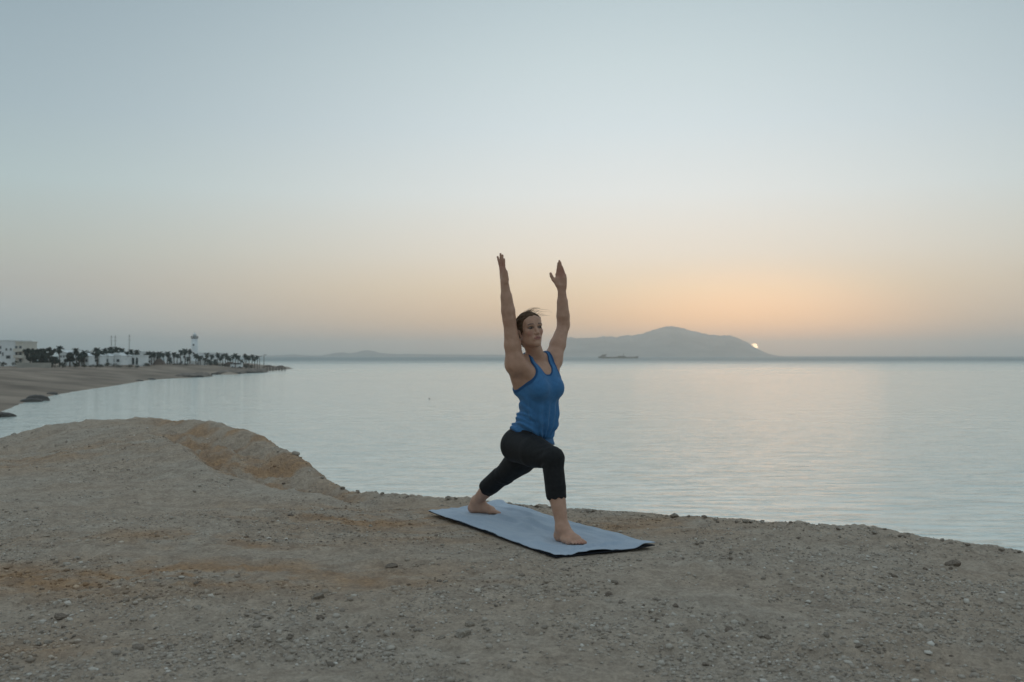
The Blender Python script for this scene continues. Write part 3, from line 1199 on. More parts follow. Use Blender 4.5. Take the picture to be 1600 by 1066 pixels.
def gravel(n_, rmin, rmax, seed, name, power=2.2):
    rg = np.random.default_rng(seed)
    px = rg.uniform(-120, 1720, n_ * 4)
    y = 2.9 + (13.5 - 2.9) * rg.random(n_ * 4) ** 1.5
    x = (px - 800) / F_PX * y
    dens = fbm(x * 1.1, y * 1.1 + 3, 3) * 0.6 + fbm(x * 3.3 + 8, y * 3.3, 4) * 0.6
    keep = dens > 0.47 + rg.random(len(x)) * 0.28
    e1 = np.array([MD.x - MA.x, MD.y - MA.y])
    e2 = np.array([MBc.x - MA.x, MBc.y - MA.y])
    q = np.linalg.inv(np.stack([e1, e2], 1)) @ np.stack([x - MA.x, y - MA.y])
    keep &= ~((q[0] > -0.02) & (q[0] < 1.02) & (q[1] > -0.05) & (q[1] < 1.05))
    ta = x / y
    keep &= y < smooth_interp(ta, TAN_A, SKY_Y) + 0.1
    x, y = x[keep][:n_], y[keep][:n_]
    m_ = len(x)
    z, st = bluff(x, y)
    r = rmin + (rmax - rmin) * rg.random(m_) ** power
    # random rotation about z and uneven radii
    a = rg.uniform(0, 6.283, m_)
    sv = ICO_V[None] * (1 + rg.normal(0, 0.20, (m_, 12, 1))) * np.stack([r, r * rg.uniform(0.6, 1, m_), r * rg.uniform(0.4, 0.8, m_)], 1)[:, None]
    c, s = np.cos(a)[:, None], np.sin(a)[:, None]
    vx = sv[..., 0] * c - sv[..., 1] * s + x[:, None]
    vy = sv[..., 0] * s + sv[..., 1] * c + y[:, None]
    vz = sv[..., 2] + z[:, None] + 0.15 * r[:, None]
    v = np.stack([vx, vy, vz], -1).reshape(-1, 3)
    f = (ICO_F[None] + 12 * np.arange(m_)[:, None, None]).reshape(-1, 3)
    me = np_mesh(name, v, f)
    tone = np.repeat(np.clip(rg.normal(0.5, 0.22, m_), 0, 1), 12)
    at = me.attributes.new('tone', 'FLOAT', 'POINT')
    at.data.foreach_set('value', tone.astype(np.float32))
    at = me.attributes.new('stain', 'FLOAT', 'POINT')
    at.data.foreach_set('value', np.repeat(st, 12).astype(np.float32))
    m, n, l, b = new_mat(name)
    t = n.new('ShaderNodeAttribute')
    t.attribute_name = 'tone'
    rr = n.new('ShaderNodeValToRGB')
    e = rr.color_ramp.elements
    e.new(0.45)
    e.new(0.8)
    for k, (p_, c_) in zip(e, ((0.0, (0.20, 0.17, 0.14)), (0.45, (0.37, 0.32, 0.27)), (0.8, (0.48, 0.43, 0.37)), (1.0, (0.64, 0.60, 0.54)))):
        k.position = p_
        k.color = (*c_, 1)
    l.new(t.outputs['Fac'], rr.inputs[0])
    s_ = n.new('ShaderNodeAttribute')
    s_.attribute_name = 'stain'
    mx = n.new('ShaderNodeMix')
    mx.data_type = 'RGBA'
    mx.blend_type = 'MULTIPLY'
    l.new(s_.outputs['Fac'], mx.inputs[0])
    l.new(rr.outputs[0], mx.inputs[6])
    mx.inputs[7].default_value = (0.95, 0.72, 0.52, 1)
    l.new(mx.outputs[2], b.inputs['Base Color'])
    b.inputs['Roughness'].default_value = 0.95
    b.inputs['Specular IOR Level'].default_value = 0.1
    o = link_mesh(name, me, m)
    tag(o, None, None, None, 'stuff')


gravel(34000, 0.0025, 0.0090, 21, 'gravel', 1.8)
gravel(4200, 0.006, 0.0190, 22, 'pebbles', 2.6)


# ------------------------------------------------------------------ the resort along the far shore
def fz(x, y):
    return float(far_z(np.array([float(x)]), np.array([float(y)]))[0])


def far_at(px, Y):
    x = (px - 800) / F_PX * Y
    return Vector((x, Y, fz(x, Y)))


M_WHITE = simple('white_plaster', (0.78, 0.80, 0.80), 0.9, 0.08, 0.4)
M_CREAM = simple('cream_plaster', (0.66, 0.62, 0.55), 0.9, 0.08, 0.4)
M_GLASS = simple('dark_window', (0.035, 0.045, 0.05), 0.2, 0.2, 1)
M_TRIM = simple('grey_trim', (0.30, 0.31, 0.31), 0.8, 0.1, 1)
M_BARK = simple('palm_bark', (0.12, 0.095, 0.075), 0.95, 0.3, 2)
M_PALM = simple('palm_leaf', (0.034, 0.050, 0.038), 0.7, 0.35, 1.5)
M_LEAF = simple('dark_leaf', (0.038, 0.046, 0.034), 0.8, 0.4, 0.6)
M_SHRUB = simple('shrub_leaf', (0.055, 0.058, 0.038), 0.8, 0.4, 0.8)
M_THATCH = simple('thatch', (0.13, 0.095, 0.075), 0.95, 0.3, 1)
M_RUST = simple('rusty_steel', (0.06, 0.045, 0.04), 0.8, 0.4, 0.05)
M_WET = simple('wet_rock', (0.06, 0.052, 0.046), 0.6, 0.3, 1)
M_WALL = simple('garden_wall', (0.36, 0.34, 0.30), 0.95, 0.15, 0.5)
PX = 1 / F_PX

ORD = ['nearest', 'second', 'third', 'fourth', 'fifth', 'sixth', 'seventh', 'eighth', 'ninth', 'tenth', 'eleventh', 'twelfth', 'thirteenth', 'fourteenth',
       'fifteenth', 'sixteenth', 'seventeenth', 'eighteenth', 'nineteenth', 'twentieth', 'twenty-first', 'twenty-second', 'twenty-third', 'twenty-fourth',
       'twenty-fifth', 'twenty-sixth', 'twenty-seventh', 'twenty-eighth', 'twenty-ninth', 'thirtieth', 'thirty-first', 'thirty-second', 'thirty-third', 'thirty-fourth', 'thirty-fifth']


def palm_meshes(seed, crown_r=2.6, h=8.0):
    rg = random.Random(seed)
    mb = MB()
    lean = rg.uniform(-0.5, 0.5)
    n_ = 6
    mb.tube([(lean * (i / n_) ** 2, 0.2 * math.sin(i), h * i / n_) for i in range(n_ + 1)], [0.30 - 0.13 * i / n_ for i in range(n_)] + [0.24], 7)
    top = Vector((lean, 0.2 * math.sin(n_), h))
    c = MB()
    for i in range(34):
        a = i * 2.399 + rg.uniform(-.2, .2)
        el = rg.uniform(-0.9, 1.45)
        ln = crown_r * rg.uniform(0.8, 1.15)
        d = Vector((math.cos(a), math.sin(a), 0))
        side = Vector((-math.sin(a), math.cos(a), 0))
        p = top.copy()
        e = el
        prev = None
        for j in range(6):
            w = 0.42 * math.sin(math.pi * (j + 0.7) / 6.6)
            droop = Vector((0, 0, -0.55 * w))
            cur = (p + side * w + droop, p.copy(), p - side * w + droop)
            if prev:
                c.quad(prev[0], prev[1], cur[1], cur[0])
                c.quad(prev[1], prev[2], cur[2], cur[1])
            prev = cur
            p = p + (d * math.cos(e) + Vector((0, 0, math.sin(e)))) * ln / 6
            e -= 0.30
    # skirt of dry leaf bases
    c.lathe([(0.2, h - 1.1), (0.42, h - 0.5), (0.3, h)], lean, 0.2 * math.sin(n_), 7)
    t_me, c_me = mb.mesh('trunk'), c.mesh('crown')
    t_me.materials.append(M_BARK)
    c_me.materials.append(M_PALM)
    return t_me, c_me


PALMS = [palm_meshes(40 + i, 2.2 + 0.25 * (i % 3)) for i in range(5)]


def palm(px, py, Y, label, k, big=1.0):
    b = far_at(px, Y)
    top = P(px, py, Y).z
    h = max(top - b.z, 2.5)
    o = empty('palm_tree', b, rs.uniform(0, 6.28))
    t_me, c_me = PALMS[k % 5]
    w = rs.uniform(0.60, 0.76) * big
    s = max(h - 1.1, 1.5) / 8.0
    for nm, me in (('trunk', t_me), ('crown', c_me)):
        ch = bpy.data.objects.new(nm, me)
        COL.objects.link(ch)
        ch.parent = o
        if nm == 'trunk':
            ch.scale = (w, w, s)
        else:
            ch.scale = (w, w, w)
            ch.location = (0, 0, 8.0 * (s - w))
    tag(o, label, 'palm tree', 'palm trees along the far shore')
    return o


left = [(93, 541), (124, 551), (119, 543), (140, 548), (152, 544), (164, 544), (173, 541), (182, 543), (190, 543), (197, 548), (203, 545), (214, 546), (222, 558), (132, 546), (158, 547), (178, 546), (228, 551), (232, 548), (246, 552), (256, 550), (272, 549), (277, 551), (237, 549), (241, 549), (250, 548), (262, 549), (265, 557), (282, 546),
        (289, 545), (294, 556), (189, 557), (208, 557), (296.5, 545)]
right = [(309.5, 556), (331, 553), (344, 556), (352, 551), (360, 557), (368, 552), (389, 555), (398, 556), (306, 552), (313, 554), (320, 558), (323.5, 550), (327, 561), (340, 550), (336, 560), (348, 553), (356, 554), (364, 553), (372, 554), (378, 560), (383, 552), (385.5, 554), (394, 553), (402, 554)]
for i, (px, py) in enumerate(sorted(left, key=lambda p: -p[0])):
    palm(px, py, 330 + (px - 93) * 0.42 + rs.uniform(-6, 6), f'{ORD[i]} palm to the left of the white lighthouse', i, 1.22 if px < 225 else 1.08)
for i, (px, py) in enumerate(sorted(right)):
    palm(px, py, 425 + rs.uniform(-8, 8), f'{ORD[i]} palm to the right of the white lighthouse', i + 2)


def leafy(name, b, h, w, label, seed, mat, n_leaf, cat, trunk=True, group=None):
    rg = np.random.default_rng(seed)
    o = empty(name, b)
    r_ = random.Random(seed)
    mb = MB()
    mb.tube([(0, 0, -0.3), (0.1, 0, h * 0.3), (0.2 * w * r_.uniform(-.3, .3), 0, h * 0.6)], [0.05 * h, 0.035 * h, 0.02 * h], 6)
    for q in range(4):
        a = q * 1.6 + r_.uniform(-.3, .3)
        mb.tube([(0.08, 0, h * 0.28), (0.25 * w * math.cos(a), 0.25 * w * math.sin(a), h * 0.55), (0.38 * w * math.cos(a), 0.38 * w * math.sin(a), h * 0.72)], [0.022 * h, 0.015 * h, 0.006 * h], 5)
    mb.build('trunk', M_BARK, o)
    # leaf clumps spread through the crown
    nc = 22
    cc = np.clip(rg.normal(0, 1, (nc, 3)), -1.35, 1.35) * V(0.26 * w, 0.26 * w, 0.16 * h) + V(0, 0, 0.60 * h if trunk else 0.5 * h)
    cr = rg.uniform(0.10, 0.20, nc) * w
    pick = rg.integers(0, nc, n_leaf)
    d = rg.normal(size=(n_leaf, 3))
    d /= np.linalg.norm(d, axis=1)[:, None]
    p = cc[pick] + d * (cr[pick] * rg.uniform(0.55, 1.0, n_leaf))[:, None]
    p[:, 2] = np.maximum(p[:, 2], 0.1)
    t1 = np.cross(d, rg.normal(size=(n_leaf, 3)))
    t1 /= np.linalg.norm(t1, axis=1)[:, None]
    t2 = np.cross(d, t1) + 0.4 * d
    s = (rg.uniform(0.035, 0.065, n_leaf) * h)[:, None]
    v = np.stack([p - t1 * s * 0.5, p + t2 * s, p + t1 * s * 0.5, p - t2 * s], 1).reshape(-1, 3)
    f = np.arange(4 * n_leaf).reshape(-1, 4)
    link_mesh('crown' if trunk else 'foliage', np_mesh('crown', v, f), mat, o)
    tag(o, label, cat, group)
    return o


for i, (px, py, w, Y, lab) in enumerate(((47, 541, 18, 345, 'dark dense tree right beside the cream hotel'), (61, 541, 17, 350, 'second dense dark tree right of the cream hotel'),
                                         (77, 539.5, 18, 350, 'tallest dense dark tree in the clump by the hotel'), (52, 553, 15, 320, 'dark reddish tree in front of the hotel clump'),
                                         (69, 552, 17, 325, 'dark low-crowned tree in front of the tallest one'), (86, 556, 14, 320, 'dark tree at the right end of the hotel clump'),
                                         (109, 547, 15, 335, 'round dark tree between the white house and white villas'), (128, 549, 12, 345, 'small dark tree behind the leftmost palms'),
                                         (146, 549, 11, 350, 'dark tree standing behind the white villa roofs'))):
    b = far_at(px, Y)
    leafy('broadleaf_tree', b, P(px, py, Y).z - b.z, w * PX * Y, lab, 60 + i, M_LEAF, 2600, 'tree', True, 'dark trees around the resort')
for i, (px, py, w, Y, lab) in enumerate(((26, 562, 13, 318, 'dark rounded bush in front of the cream hotel'), (4, 564, 11, 318, 'bush at the left edge in front of the hotel'),
                                         (98, 563, 16, 315, 'brownish bush left of the white villas'), (118, 562, 11, 318, 'dark bush at the left end of the white villas'),
                                         (157, 567, 12, 325, 'bush under the windows of the white villas'), (168, 565, 9, 325, 'small bush beside the villa windows'),
                                         (178, 567, 12, 330, 'bush at the middle of the white villas'), (188, 569, 12, 335, 'bush in front of the villa arches'),
                                         (203, 569, 12, 340, 'low bush right of the villa arches'), (214, 570, 10, 345, 'low bush left of the thatched roof'),
                                         (143, 570, 10, 325, 'low bush in front of the villa terrace'), (323, 566, 9, 420, 'bush just right of the lighthouse foot'),
                                         (333, 566, 9, 420, 'second bush right of the lighthouse foot'), (348, 567, 9, 422, 'third bush right of the lighthouse foot'),
                                         (272, 567, 9, 400, 'bush left of the lighthouse foot'), (393, 569, 9, 430, 'low bush near the end of the point'), (80, 568, 12, 318, 'bush at the right end of the garden wall'),
                                         (228, 566, 12, 375, 'dark bush between the arcade and the thatched roofs'), (264, 567, 11, 398, 'dark bush right of the broad thatched roof'),
                                         (281, 566, 10, 405, 'dark bush in front of the block left of the lighthouse'), (290, 567, 9, 410, 'dark bush beside the lighthouse house'),
                                         (340, 565, 10, 424, 'dark bush behind the tiny pale hut'), (358, 565, 10, 428, 'dark bush behind the low pavilion under the palms'),
                                         (376, 566, 10, 428, 'dark bush between the van and the last palms'), (385, 567, 9, 428, 'dark bush among the last palms of the point'),
                                         (132, 568, 11, 318, 'dark bush before the leftmost villa'), (150, 569, 10, 322, 'dark bush before the second villa'))):
    b = far_at(px, Y)
    leafy('shrub', b, max(P(px, py, Y).z - b.z, 1.2), w * PX * Y, lab, 90 + i, M_SHRUB, 700, 'bush', False, 'bushes along the far shore')


def house(name, px0, px1, py_top, Y, depth, label, mat, wins, roof='flat', cat='building', arches=(), balcony=()):
    """a building seen from the front; wins: (px, py_centre, w_px, h_px)"""
    k = PX * Y
    xm = (px0 + px1) / 2
    b = far_at(xm, Y)
    o = empty(name, b)
    W = (px1 - px0) * k
    top = P(xm, py_top, Y).z - b.z
    zof = lambda py: P(xm, py, Y).z - b.z
    xof = lambda px: (px - xm) * k
    w = MB()
    w.box(-W / 2, W / 2, 0, depth, -2.0, top)
    w.build('wall', mat, o)
    if roof == 'flat':
        MB().box(-W / 2 - 0.2, W / 2 + 0.2, -0.2, depth + 0.2, top + 0.003, top + 0.35).build('parapet', mat, o)
    elif roof == 'gable':
        m_ = MB()
        hh = 0.28 * W
        m_.loft([[(-W / 2 - .3, -.3, top), (W / 2 + .3, -.3, top), (0, -.3, top + hh)], [(-W / 2 - .3, depth + .3, top), (W / 2 + .3, depth + .3, top), (0, depth + .3, top + hh)]])
        m_.build('roof', mat, o)
    elif roof == 'dome':
        MB().lathe([(W * 0.42 * math.cos(t), top + W * 0.42 * math.sin(t)) for t in (0, .3, .6, .9, 1.2, 1.45)], 0, depth / 2, 16).build('dome', mat, o, True)
    for px, py, w_, h_ in wins:
        x, z = xof(px), zof(py)
        ww, hh = w_ * k / 2, h_ * k / 2
        f = MB()
        for s in (-1, 1):
            f.box(x + s * ww - 0.1, x + s * ww + 0.1, -0.10, 0.05, z - hh - 0.1, z + hh + 0.1)
            f.box(x - ww - 0.097, x + ww + 0.097, -0.09, 0.05, z + s * hh - 0.1, z + s * hh + 0.1)
        fr = f.build('window', M_TRIM, o)
        MB().box(x - ww, x + ww, -0.04, 0.04, z - hh, z + hh).build('pane', M_GLASS, fr)
    for px, py0, py1, w_ in arches:
        x, z0, z1 = xof(px), zof(py1), zof(py0)
        ww = w_ * k / 2
        pts = [(x - ww, z0), (x - ww, z1 - ww)] + [(x - ww * math.cos(t), z1 - ww + ww * math.sin(t)) for t in (.5, 1.0, 1.57, 2.14, 2.64)] + [(x + ww, z1 - ww), (x + ww, z0)]
        m_ = MB()
        m_.loft([[(a, -0.06, c) for a, c in pts], [(a, 0.04, c) for a, c in pts]])
        m_.build('arch_opening', M_GLASS, o)
    for px0_, px1_, py in balcony:
        x0, x1, z = xof(px0_), xof(px1_), zof(py)
        p_ = MB()
        p_.box(x0, x1, -1.6, 0.0, z - 0.15, z + 0.05)
        p_.box(x0, x1, -1.6, -1.48, z + 0.05, z + 0.95)
        p_.build('balcony', M_CREAM, o)
    tag(o, label, cat)
    return o


house('hotel_building', -14, 24, 533, 352, 12, 'pale hotel block at the left edge of the view', M_WHITE,
      [(0.5, 543, 2.5, 4), (0.5, 551, 2.5, 4), (13, 558, 6, 4.5), (4.5, 553.5, 1.6, 5), (17, 546, 2, 3), (10, 546, 2, 3)])
house('hotel_wing', 24.4, 36.5, 535, 350, 10, 'cream hotel wing with balconies beside the dark trees', M_CREAM,
      [(25.5, 543, 3, 4), (32, 543, 3.5, 4), (25.8, 553, 3, 4.5), (32, 553, 4, 4.5), (32, 563, 4, 4)], balcony=((24.0, 39.5, 549), (24.2, 39.8, 559)))
house('small_white_house', 92, 103, 551, 342, 8, 'small white house among trees between hotel and villas', M_WHITE, [(95.5, 557, 2, 3), (100, 557, 2, 3)], 'gable')
house('white_villa', 121, 139, 556.5, 345, 9, 'leftmost white villa with a low gabled roof', M_WHITE, [(128, 563.5, 5, 4), (135.5, 563.5, 3, 4)], 'gable')
house('white_villa', 139.5, 156, 556.0, 352, 9, 'second white villa from the left with two dark windows', M_WHITE, [(143.5, 563.5, 5, 4), (151.5, 563.5, 5, 4.5)], 'gable')
house('white_villa', 156.5, 171, 556.5, 358, 9, 'third white villa from the left behind palms', M_WHITE, [(160, 563.5, 4, 4), (167, 563.5, 4, 4.5)], 'gable')
house('white_villa', 171.5, 190, 556.0, 362, 10, 'fourth white villa from the left, just left of the arches', M_WHITE, [(176, 563.5, 5, 4.5), (184.5, 563.5, 4, 4)], 'gable')
house('arcade_building', 190.5, 217, 556.5, 372, 10, 'white building with a row of tall arches', M_WHITE, [], 'flat', arches=((195, 559, 570, 4), (201.5, 559, 570, 4), (208, 559, 570, 4), (214, 559, 570, 3.5)))
house('white_building', 217.5, 240, 552.0, 392, 10, 'plain white block right of the arches', M_WHITE, [(222, 558, 3, 3), (228, 558, 3, 3), (234, 558, 3, 3), (225, 565, 3, 3), (233, 565, 3, 3)])
house('white_building', 143, 180, 549.5, 398, 10, 'long pale block behind the villa roofs', M_WHITE, [(150, 553.5, 2.5, 2.5), (157, 553.5, 2.5, 2.5), (170, 553.5, 2.5, 2.5)])
house('white_building', 185, 214, 550.0, 405, 10, 'pale block behind the arcade', M_WHITE, [(192, 553.5, 2.5, 2.5), (200, 553.5, 2.5, 2.5), (208, 553.5, 2.5, 2.5)])
house('white_building', 258, 296, 553.5, 442, 10, 'white block just left of the lighthouse', M_WHITE, [(264, 558, 3, 3), (272, 558, 3, 3), (280, 558, 3, 3), (288, 558, 3, 3), (268, 566, 3, 3), (284, 566, 3, 3)])
house('white_building', 309, 346, 552.5, 455, 10, 'low white block behind palms right of the lighthouse', M_WHITE, [(316, 558, 3, 3), (324, 558, 3, 3), (333, 558, 3, 3), (341, 558, 3, 3)])
house('beach_hut', 340, 346, 568.5, 424, 4, 'tiny pale hut under the palms on the point', M_CREAM, [(343, 571, 2, 2)], 'flat', 'hut')

# garden wall
b = far_at(52, 312)
o = MB().box(-27 * PX * 312, 27 * PX * 312, 0, 0.5, -1.5, 1.5).build('garden_wall', M_WALL)
o.location = b
tag(o, 'long pale garden wall in front of the dark trees', 'wall')

# lighthouse
Y = 434
b = far_at(304, Y)
k = PX * Y
zt = lambda py: P(304, py, Y).z - b.z
o = empty('lighthouse', b)
MB().lathe([(6.4 * k, -1), (6.0 * k, zt(566)), (5.3 * k, zt(550)), (4.5 * k, zt(529))], 0, 0, 20).build('tower', M_WHITE, o, True)
g_ = MB().lathe([(4.5 * k, zt(529.4)), (5.6 * k, zt(528.4)), (5.6 * k, zt(527.8)), (4.2 * k, zt(527.7))], 0, 0, 20).build('gallery', M_TRIM, o)
r_ = MB()
for i in range(14):
    a = i * 2 * math.pi / 14
    r_.box(5.3 * k * math.cos(a) - .06, 5.3 * k * math.cos(a) + .06, 5.3 * k * math.sin(a) - .06, 5.3 * k * math.sin(a) + .06, zt(527.8), zt(525.6))
r_.lathe([(5.2 * k, zt(525.7)), (5.45 * k, zt(525.7)), (5.45 * k, zt(525.3)), (5.2 * k, zt(525.3))], 0, 0, 20)
r_.build('railing', M_TRIM, g_)
MB().lathe([(2.9 * k, zt(527.7)), (2.9 * k, zt(523.6))], 0, 0, 12).build('lantern', simple('lantern_glass', (0.62, 0.65, 0.66), 0.3, 0.1, 1), o)
d_ = MB().lathe([(3.4 * k, zt(523.6)), (2.7 * k, zt(522.0)), (1.4 * k, zt(520.7)), (0.3 * k, zt(520.0))], 0, 0, 14).build('dome', M_WHITE, o, True)
MB().lathe([(0.25 * k, zt(520.2)), (0.15 * k, zt(518.4))], 0, 0, 6).build('finial', M_TRIM, d_)
for py in (539, 552):
    MB().box(-0.3, 0.3, -5.6 * k, -4.3 * k, zt(py + 1.3), zt(py - 1.3)).build('window', M_GLASS, o)
tag(o, 'white lighthouse tower with a dark gallery rising above the palms', 'lighthouse')
house('lighthouse_base_house', 296.5, 316, 565, 428, 6, 'low pale house at the foot of the lighthouse', M_WHITE, [(301, 570, 3, 3), (309, 570, 3, 3)])

# masts and lamp posts
for px, p0, lab in ((174, 524, 'leftmost of the three thin masts above the villas'), (180, 524, 'middle one of the three thin masts'), (202, 522.5, 'right one of the three thin masts')):
    b = far_at(px, 470)
    hh = P(px, p0, 470).z - b.z
    o = empty('mast', b)
    MB().tube([(0, 0, -0.5), (0, 0, hh)], [0.22, 0.14], 6).build('pole', M_TRIM, o)
    c = MB()
    for z in (hh * 0.8, hh * 0.93):
        c.box(-0.7, 0.7, -0.07, 0.07, z, z + 0.14)
    c.build('crossarm', M_TRIM, o)
    tag(o, lab, 'mast', 'thin masts behind the resort')
for px, p0, lab in ((405.5, 557, 'left lamp post at the end of the point'), (412.5, 555, 'right lamp post at the end of the point')):
    b = far_at(px, 440)
    hh = P(px, p0, 440).z - b.z
    o = empty('lamp_post', b)
    MB().tube([(0, 0, -0.5), (0, 0, hh)], [0.16, 0.11], 6).build('pole', M_BARK, o)
    MB().box(-0.1, 1.3, -0.14, 0.14, hh - 0.05, hh + 0.2).build('lamp_head', M_TRIM, o)
    tag(o, lab, 'lamp post', 'lamp posts on the point')


def pavilion(px0, px1, py_eave, py_ridge, Y, label, name='thatched_pavilion'):
    k = PX * Y
    b = far_at((px0 + px1) / 2, Y)
    W = (px1 - px0) * k / 2
    z0, z1 = P(0, py_eave, Y).z - b.z, P(0, py_ridge, Y).z - b.z
    o = empty(name, b)
    m_ = MB()
    m_.loft([[(-W, -W * .6, z0), (W, -W * .6, z0), (W, W * .6, z0), (-W, W * .6, z0)], [(-W * .35, -.2, z1), (W * .35, -.2, z1), (W * .35, .2, z1), (-W * .35, .2, z1)]])
    m_.build('roof', M_THATCH, o)
    for sx in (-0.9, -0.3, 0.3, 0.9):
        for sy in (-0.5, 0.5):
            MB().box(sx * W - .12, sx * W + .12, sy * W - .12, sy * W + .12, -0.6, z0).build('post', M_BARK, o)
    tag(o, label, 'pavilion')


pavilion(239, 259, 571, 561, 392, 'broad brown thatched pavilion between the palms')
pavilion(224, 236, 573, 568, 380, 'small dark thatched pavilion beside the broad one')
pavilion(411, 428, 573.5, 570.5, 446, 'long low pavilion left of the two at the tip of the point')
pavilion(431, 446, 574.2, 571.2, 455, 'low pavilion at the very tip of the point')
pavilion(351, 367, 569.5, 565.5, 424, 'dark low pavilion under the palms on the point')

# white van
b = far_at(370, 420)
o = empty('van', b)
MB().box(-2.4, 2.4, -0.95, 0.95, 0.45, 1.5).box(-1.5, 2.35, -0.9, 0.9, 1.5, 2.3).build('body', M_WHITE, o)
MB().box(-1.4, 2.2, -0.93, -0.905, 1.6, 2.15).build('window', M_GLASS, o)
for sx in (-1.5, 1.5):
    for sy in (-0.9, 0.9):
        m_ = MB()
        m_.loft([[(sx + .38 * math.cos(t), sy + q, .38 + .38 * math.sin(t)) for t in [i * math.pi / 6 for i in range(12)]] for q in (-.1, .1)])
        m_.build('wheel', M_GLASS, o)
tag(o, 'white van parked under the palms on the point', 'van')

# stone banks built out into the bay
for px0, px1, pyw, pyt, lab in ((268, 318, 590, 580, 'leftmost and nearest of the three dark-edged stone banks'), (331, 375, 585, 576.5, 'middle one of the three dark-edged stone banks'),
                                (379, 410, 583, 573.5, 'rightmost of the three dark-edged stone banks')):
    a_, b_ = G(px0, pyw + 0.6, SEA_Z), G(px1, pyw - 0.6, SEA_Z)
    o = empty('stone_bank', (a_ + b_) / 2)
    d_ = (b_ - a_) / 2
    nrm_ = Vector((-0.05, 1, 0))
    top_ = P((px0 + px1) / 2, pyt, a_.y + 12).z - SEA_Z
    f_ = MB()
    rg_ = random.Random(int(px0))
    rings = []
    for i in range(15):
        t = -1 + i / 7
        j1, j2 = rg_.uniform(-.15, .15), rg_.uniform(-.2, .2)
        c_ = d_ * t
        e_ = 1 - 0.5 * max(0, abs(t) - 0.8) * 5
        rings.append([c_ + nrm_ * (-0.6 + j1) + Vector((0, 0, -0.6)), c_ + nrm_ * (0.2 + j2) + Vector((0, 0, (0.75 + j1) * e_)), c_ + nrm_ * 9 + Vector((0, 0, (0.8 + 0.55 * (top_ - 0.8) + j2) * e_)), c_ + nrm_ * 16 + Vector((0, 0, -0.6))])
    f_.loft(rings).build('embankment', simple('bank_earth', (0.20, 0.165, 0.14), 0.95, 0.35, 0.4), o)
    r_ = MB()
    for i in range(46):
        c_ = d_ * rg_.uniform(-1, 1) + nrm_ * rg_.uniform(-1.2, -0.3)
        s_ = rg_.uniform(0.25, 0.6)
        r_.loft([[c_ + Vector((s_ * math.cos(k_ * 1.05 + i), s_ * .8 * math.sin(k_ * 1.05 + i), -0.2)) for k_ in range(6)],
                 [c_ + Vector((.7 * s_ * math.cos(k_ * 1.05 + i + .3), .6 * s_ * math.sin(k_ * 1.05 + i + .3), s_ * 0.9)) for k_ in range(6)]])
    rb = r_.build('rubble', simple('wet_rock', (0.06, 0.055, 0.05), 0.6, 0.3, 1), o)
    rb['kind'] = 'stuff'
    tag(o, lab, 'bank', 'stone banks on the point')

# rocks in the shallows near the left edge
for i, (px, py, r, lab) in enumerate(((2, 650, 2.2, 'dark reddish rock at the waterline on the left edge'), (47, 627, 2.0, 'dark low rock at the water edge of the beach'), (55, 625, 2.4, 'long dark rock right of the low one on the beach'),
                                      (62, 623, 1.6, 'rightmost of the three dark rocks on the beach'), (83, 616, 1.2, 'small dark rock by the beach waterline'), (218, 595, 1.4, 'dark rock at the far beach waterline'),
                                      (238, 593, 1.5, 'dark rock just left of the stone banks'))):
    g_ = G(px, py, SEA_Z + 0.1)
    me = STONES[i % 8].copy()
    me.materials.clear()
    me.materials.append(M_WET)
    o = bpy.data.objects.new('shore_rock', me)
    COL.objects.link(o)
    o.location = (g_.x, g_.y, SEA_Z + 0.05)
    o.scale = (r, r * 0.7, r * 0.6)
    o.rotation_euler = (0, 0, rs.uniform(0, 6))
    tag(o, lab, 'rock', 'dark rocks at the waterline')

# buoy on the water
g_ = G(671, 623.5, SEA_Z)
o = empty('buoy', g_)
o.scale = (0.42, 0.42, 0.36)
MB().lathe([(0.02, -0.25), (0.22, -0.2), (0.32, 0.0), (0.30, 0.18), (0.16, 0.34), (0.05, 0.4)], 0, 0, 12).build('float', simple('buoy_dark', (0.05, 0.045, 0.045), 0.6), o, True)
MB().tube([(0, 0, 0.36), (0, 0, 0.62)], [0.035, 0.03], 6).build('top_post', M_RUST, o)
tag(o, 'small dark buoy floating alone on the bay', 'buoy')

# grounded ship on the reef
Y = 2350
k = PX * Y
b = Vector(((966 - 800) * k, Y, SEA_Z))
o = empty('ship', b)
zt = lambda py: P(966, py, Y).z - SEA_Z
L_ = 31 * k
rings = []
for t in np.linspace(-1, 1, 15):
    half = 8.5 * (1 - max(0, abs(t) - 0.75) * 3.2)
    deck = zt(557.9) + (zt(556.6) - zt(557.9)) * smooth(0.72, 1.0, t) + (zt(557.1) - zt(557.9)) * smooth(-0.55, -1.0, t)
    if -0.1 < t < 0.42:
        deck = zt(557.2)
    rings.append([(t * L_, -half, deck), (t * L_, -half * 0.8, -1.5), (t * L_, half * 0.8, -1.5), (t * L_, half, deck)])
MB().loft(rings).build('hull', M_RUST, o)
MB().box(0.02 * L_, 0.34 * L_, -6, 6, zt(557.3), zt(556.2)).build('deckhouse', M_RUST, o)
MB().loft([[(-0.92 * L_, -5, zt(557.4)), (-0.62 * L_, -5, zt(557.4)), (-0.62 * L_, 5, zt(557.4)), (-0.92 * L_, 5, zt(557.4))],
           [(-0.80 * L_, -4, zt(554.2)), (-0.64 * L_, -4, zt(554.0)), (-0.64 * L_, 4, zt(554.0)), (-0.80 * L_, 4, zt(554.2))]]).build('bridge', M_RUST, o)
MB().tube([(-0.9 * L_, 0, zt(557)), (-0.55 * L_, 0, zt(553.2))], [0.9, 0.6], 6).build('boom', M_RUST, o)
MB().tube([(0.25 * L_, 0, zt(557)), (0.27 * L_, 0, zt(552.8))], [0.7, 0.4], 6).build('mast', M_RUST, o)
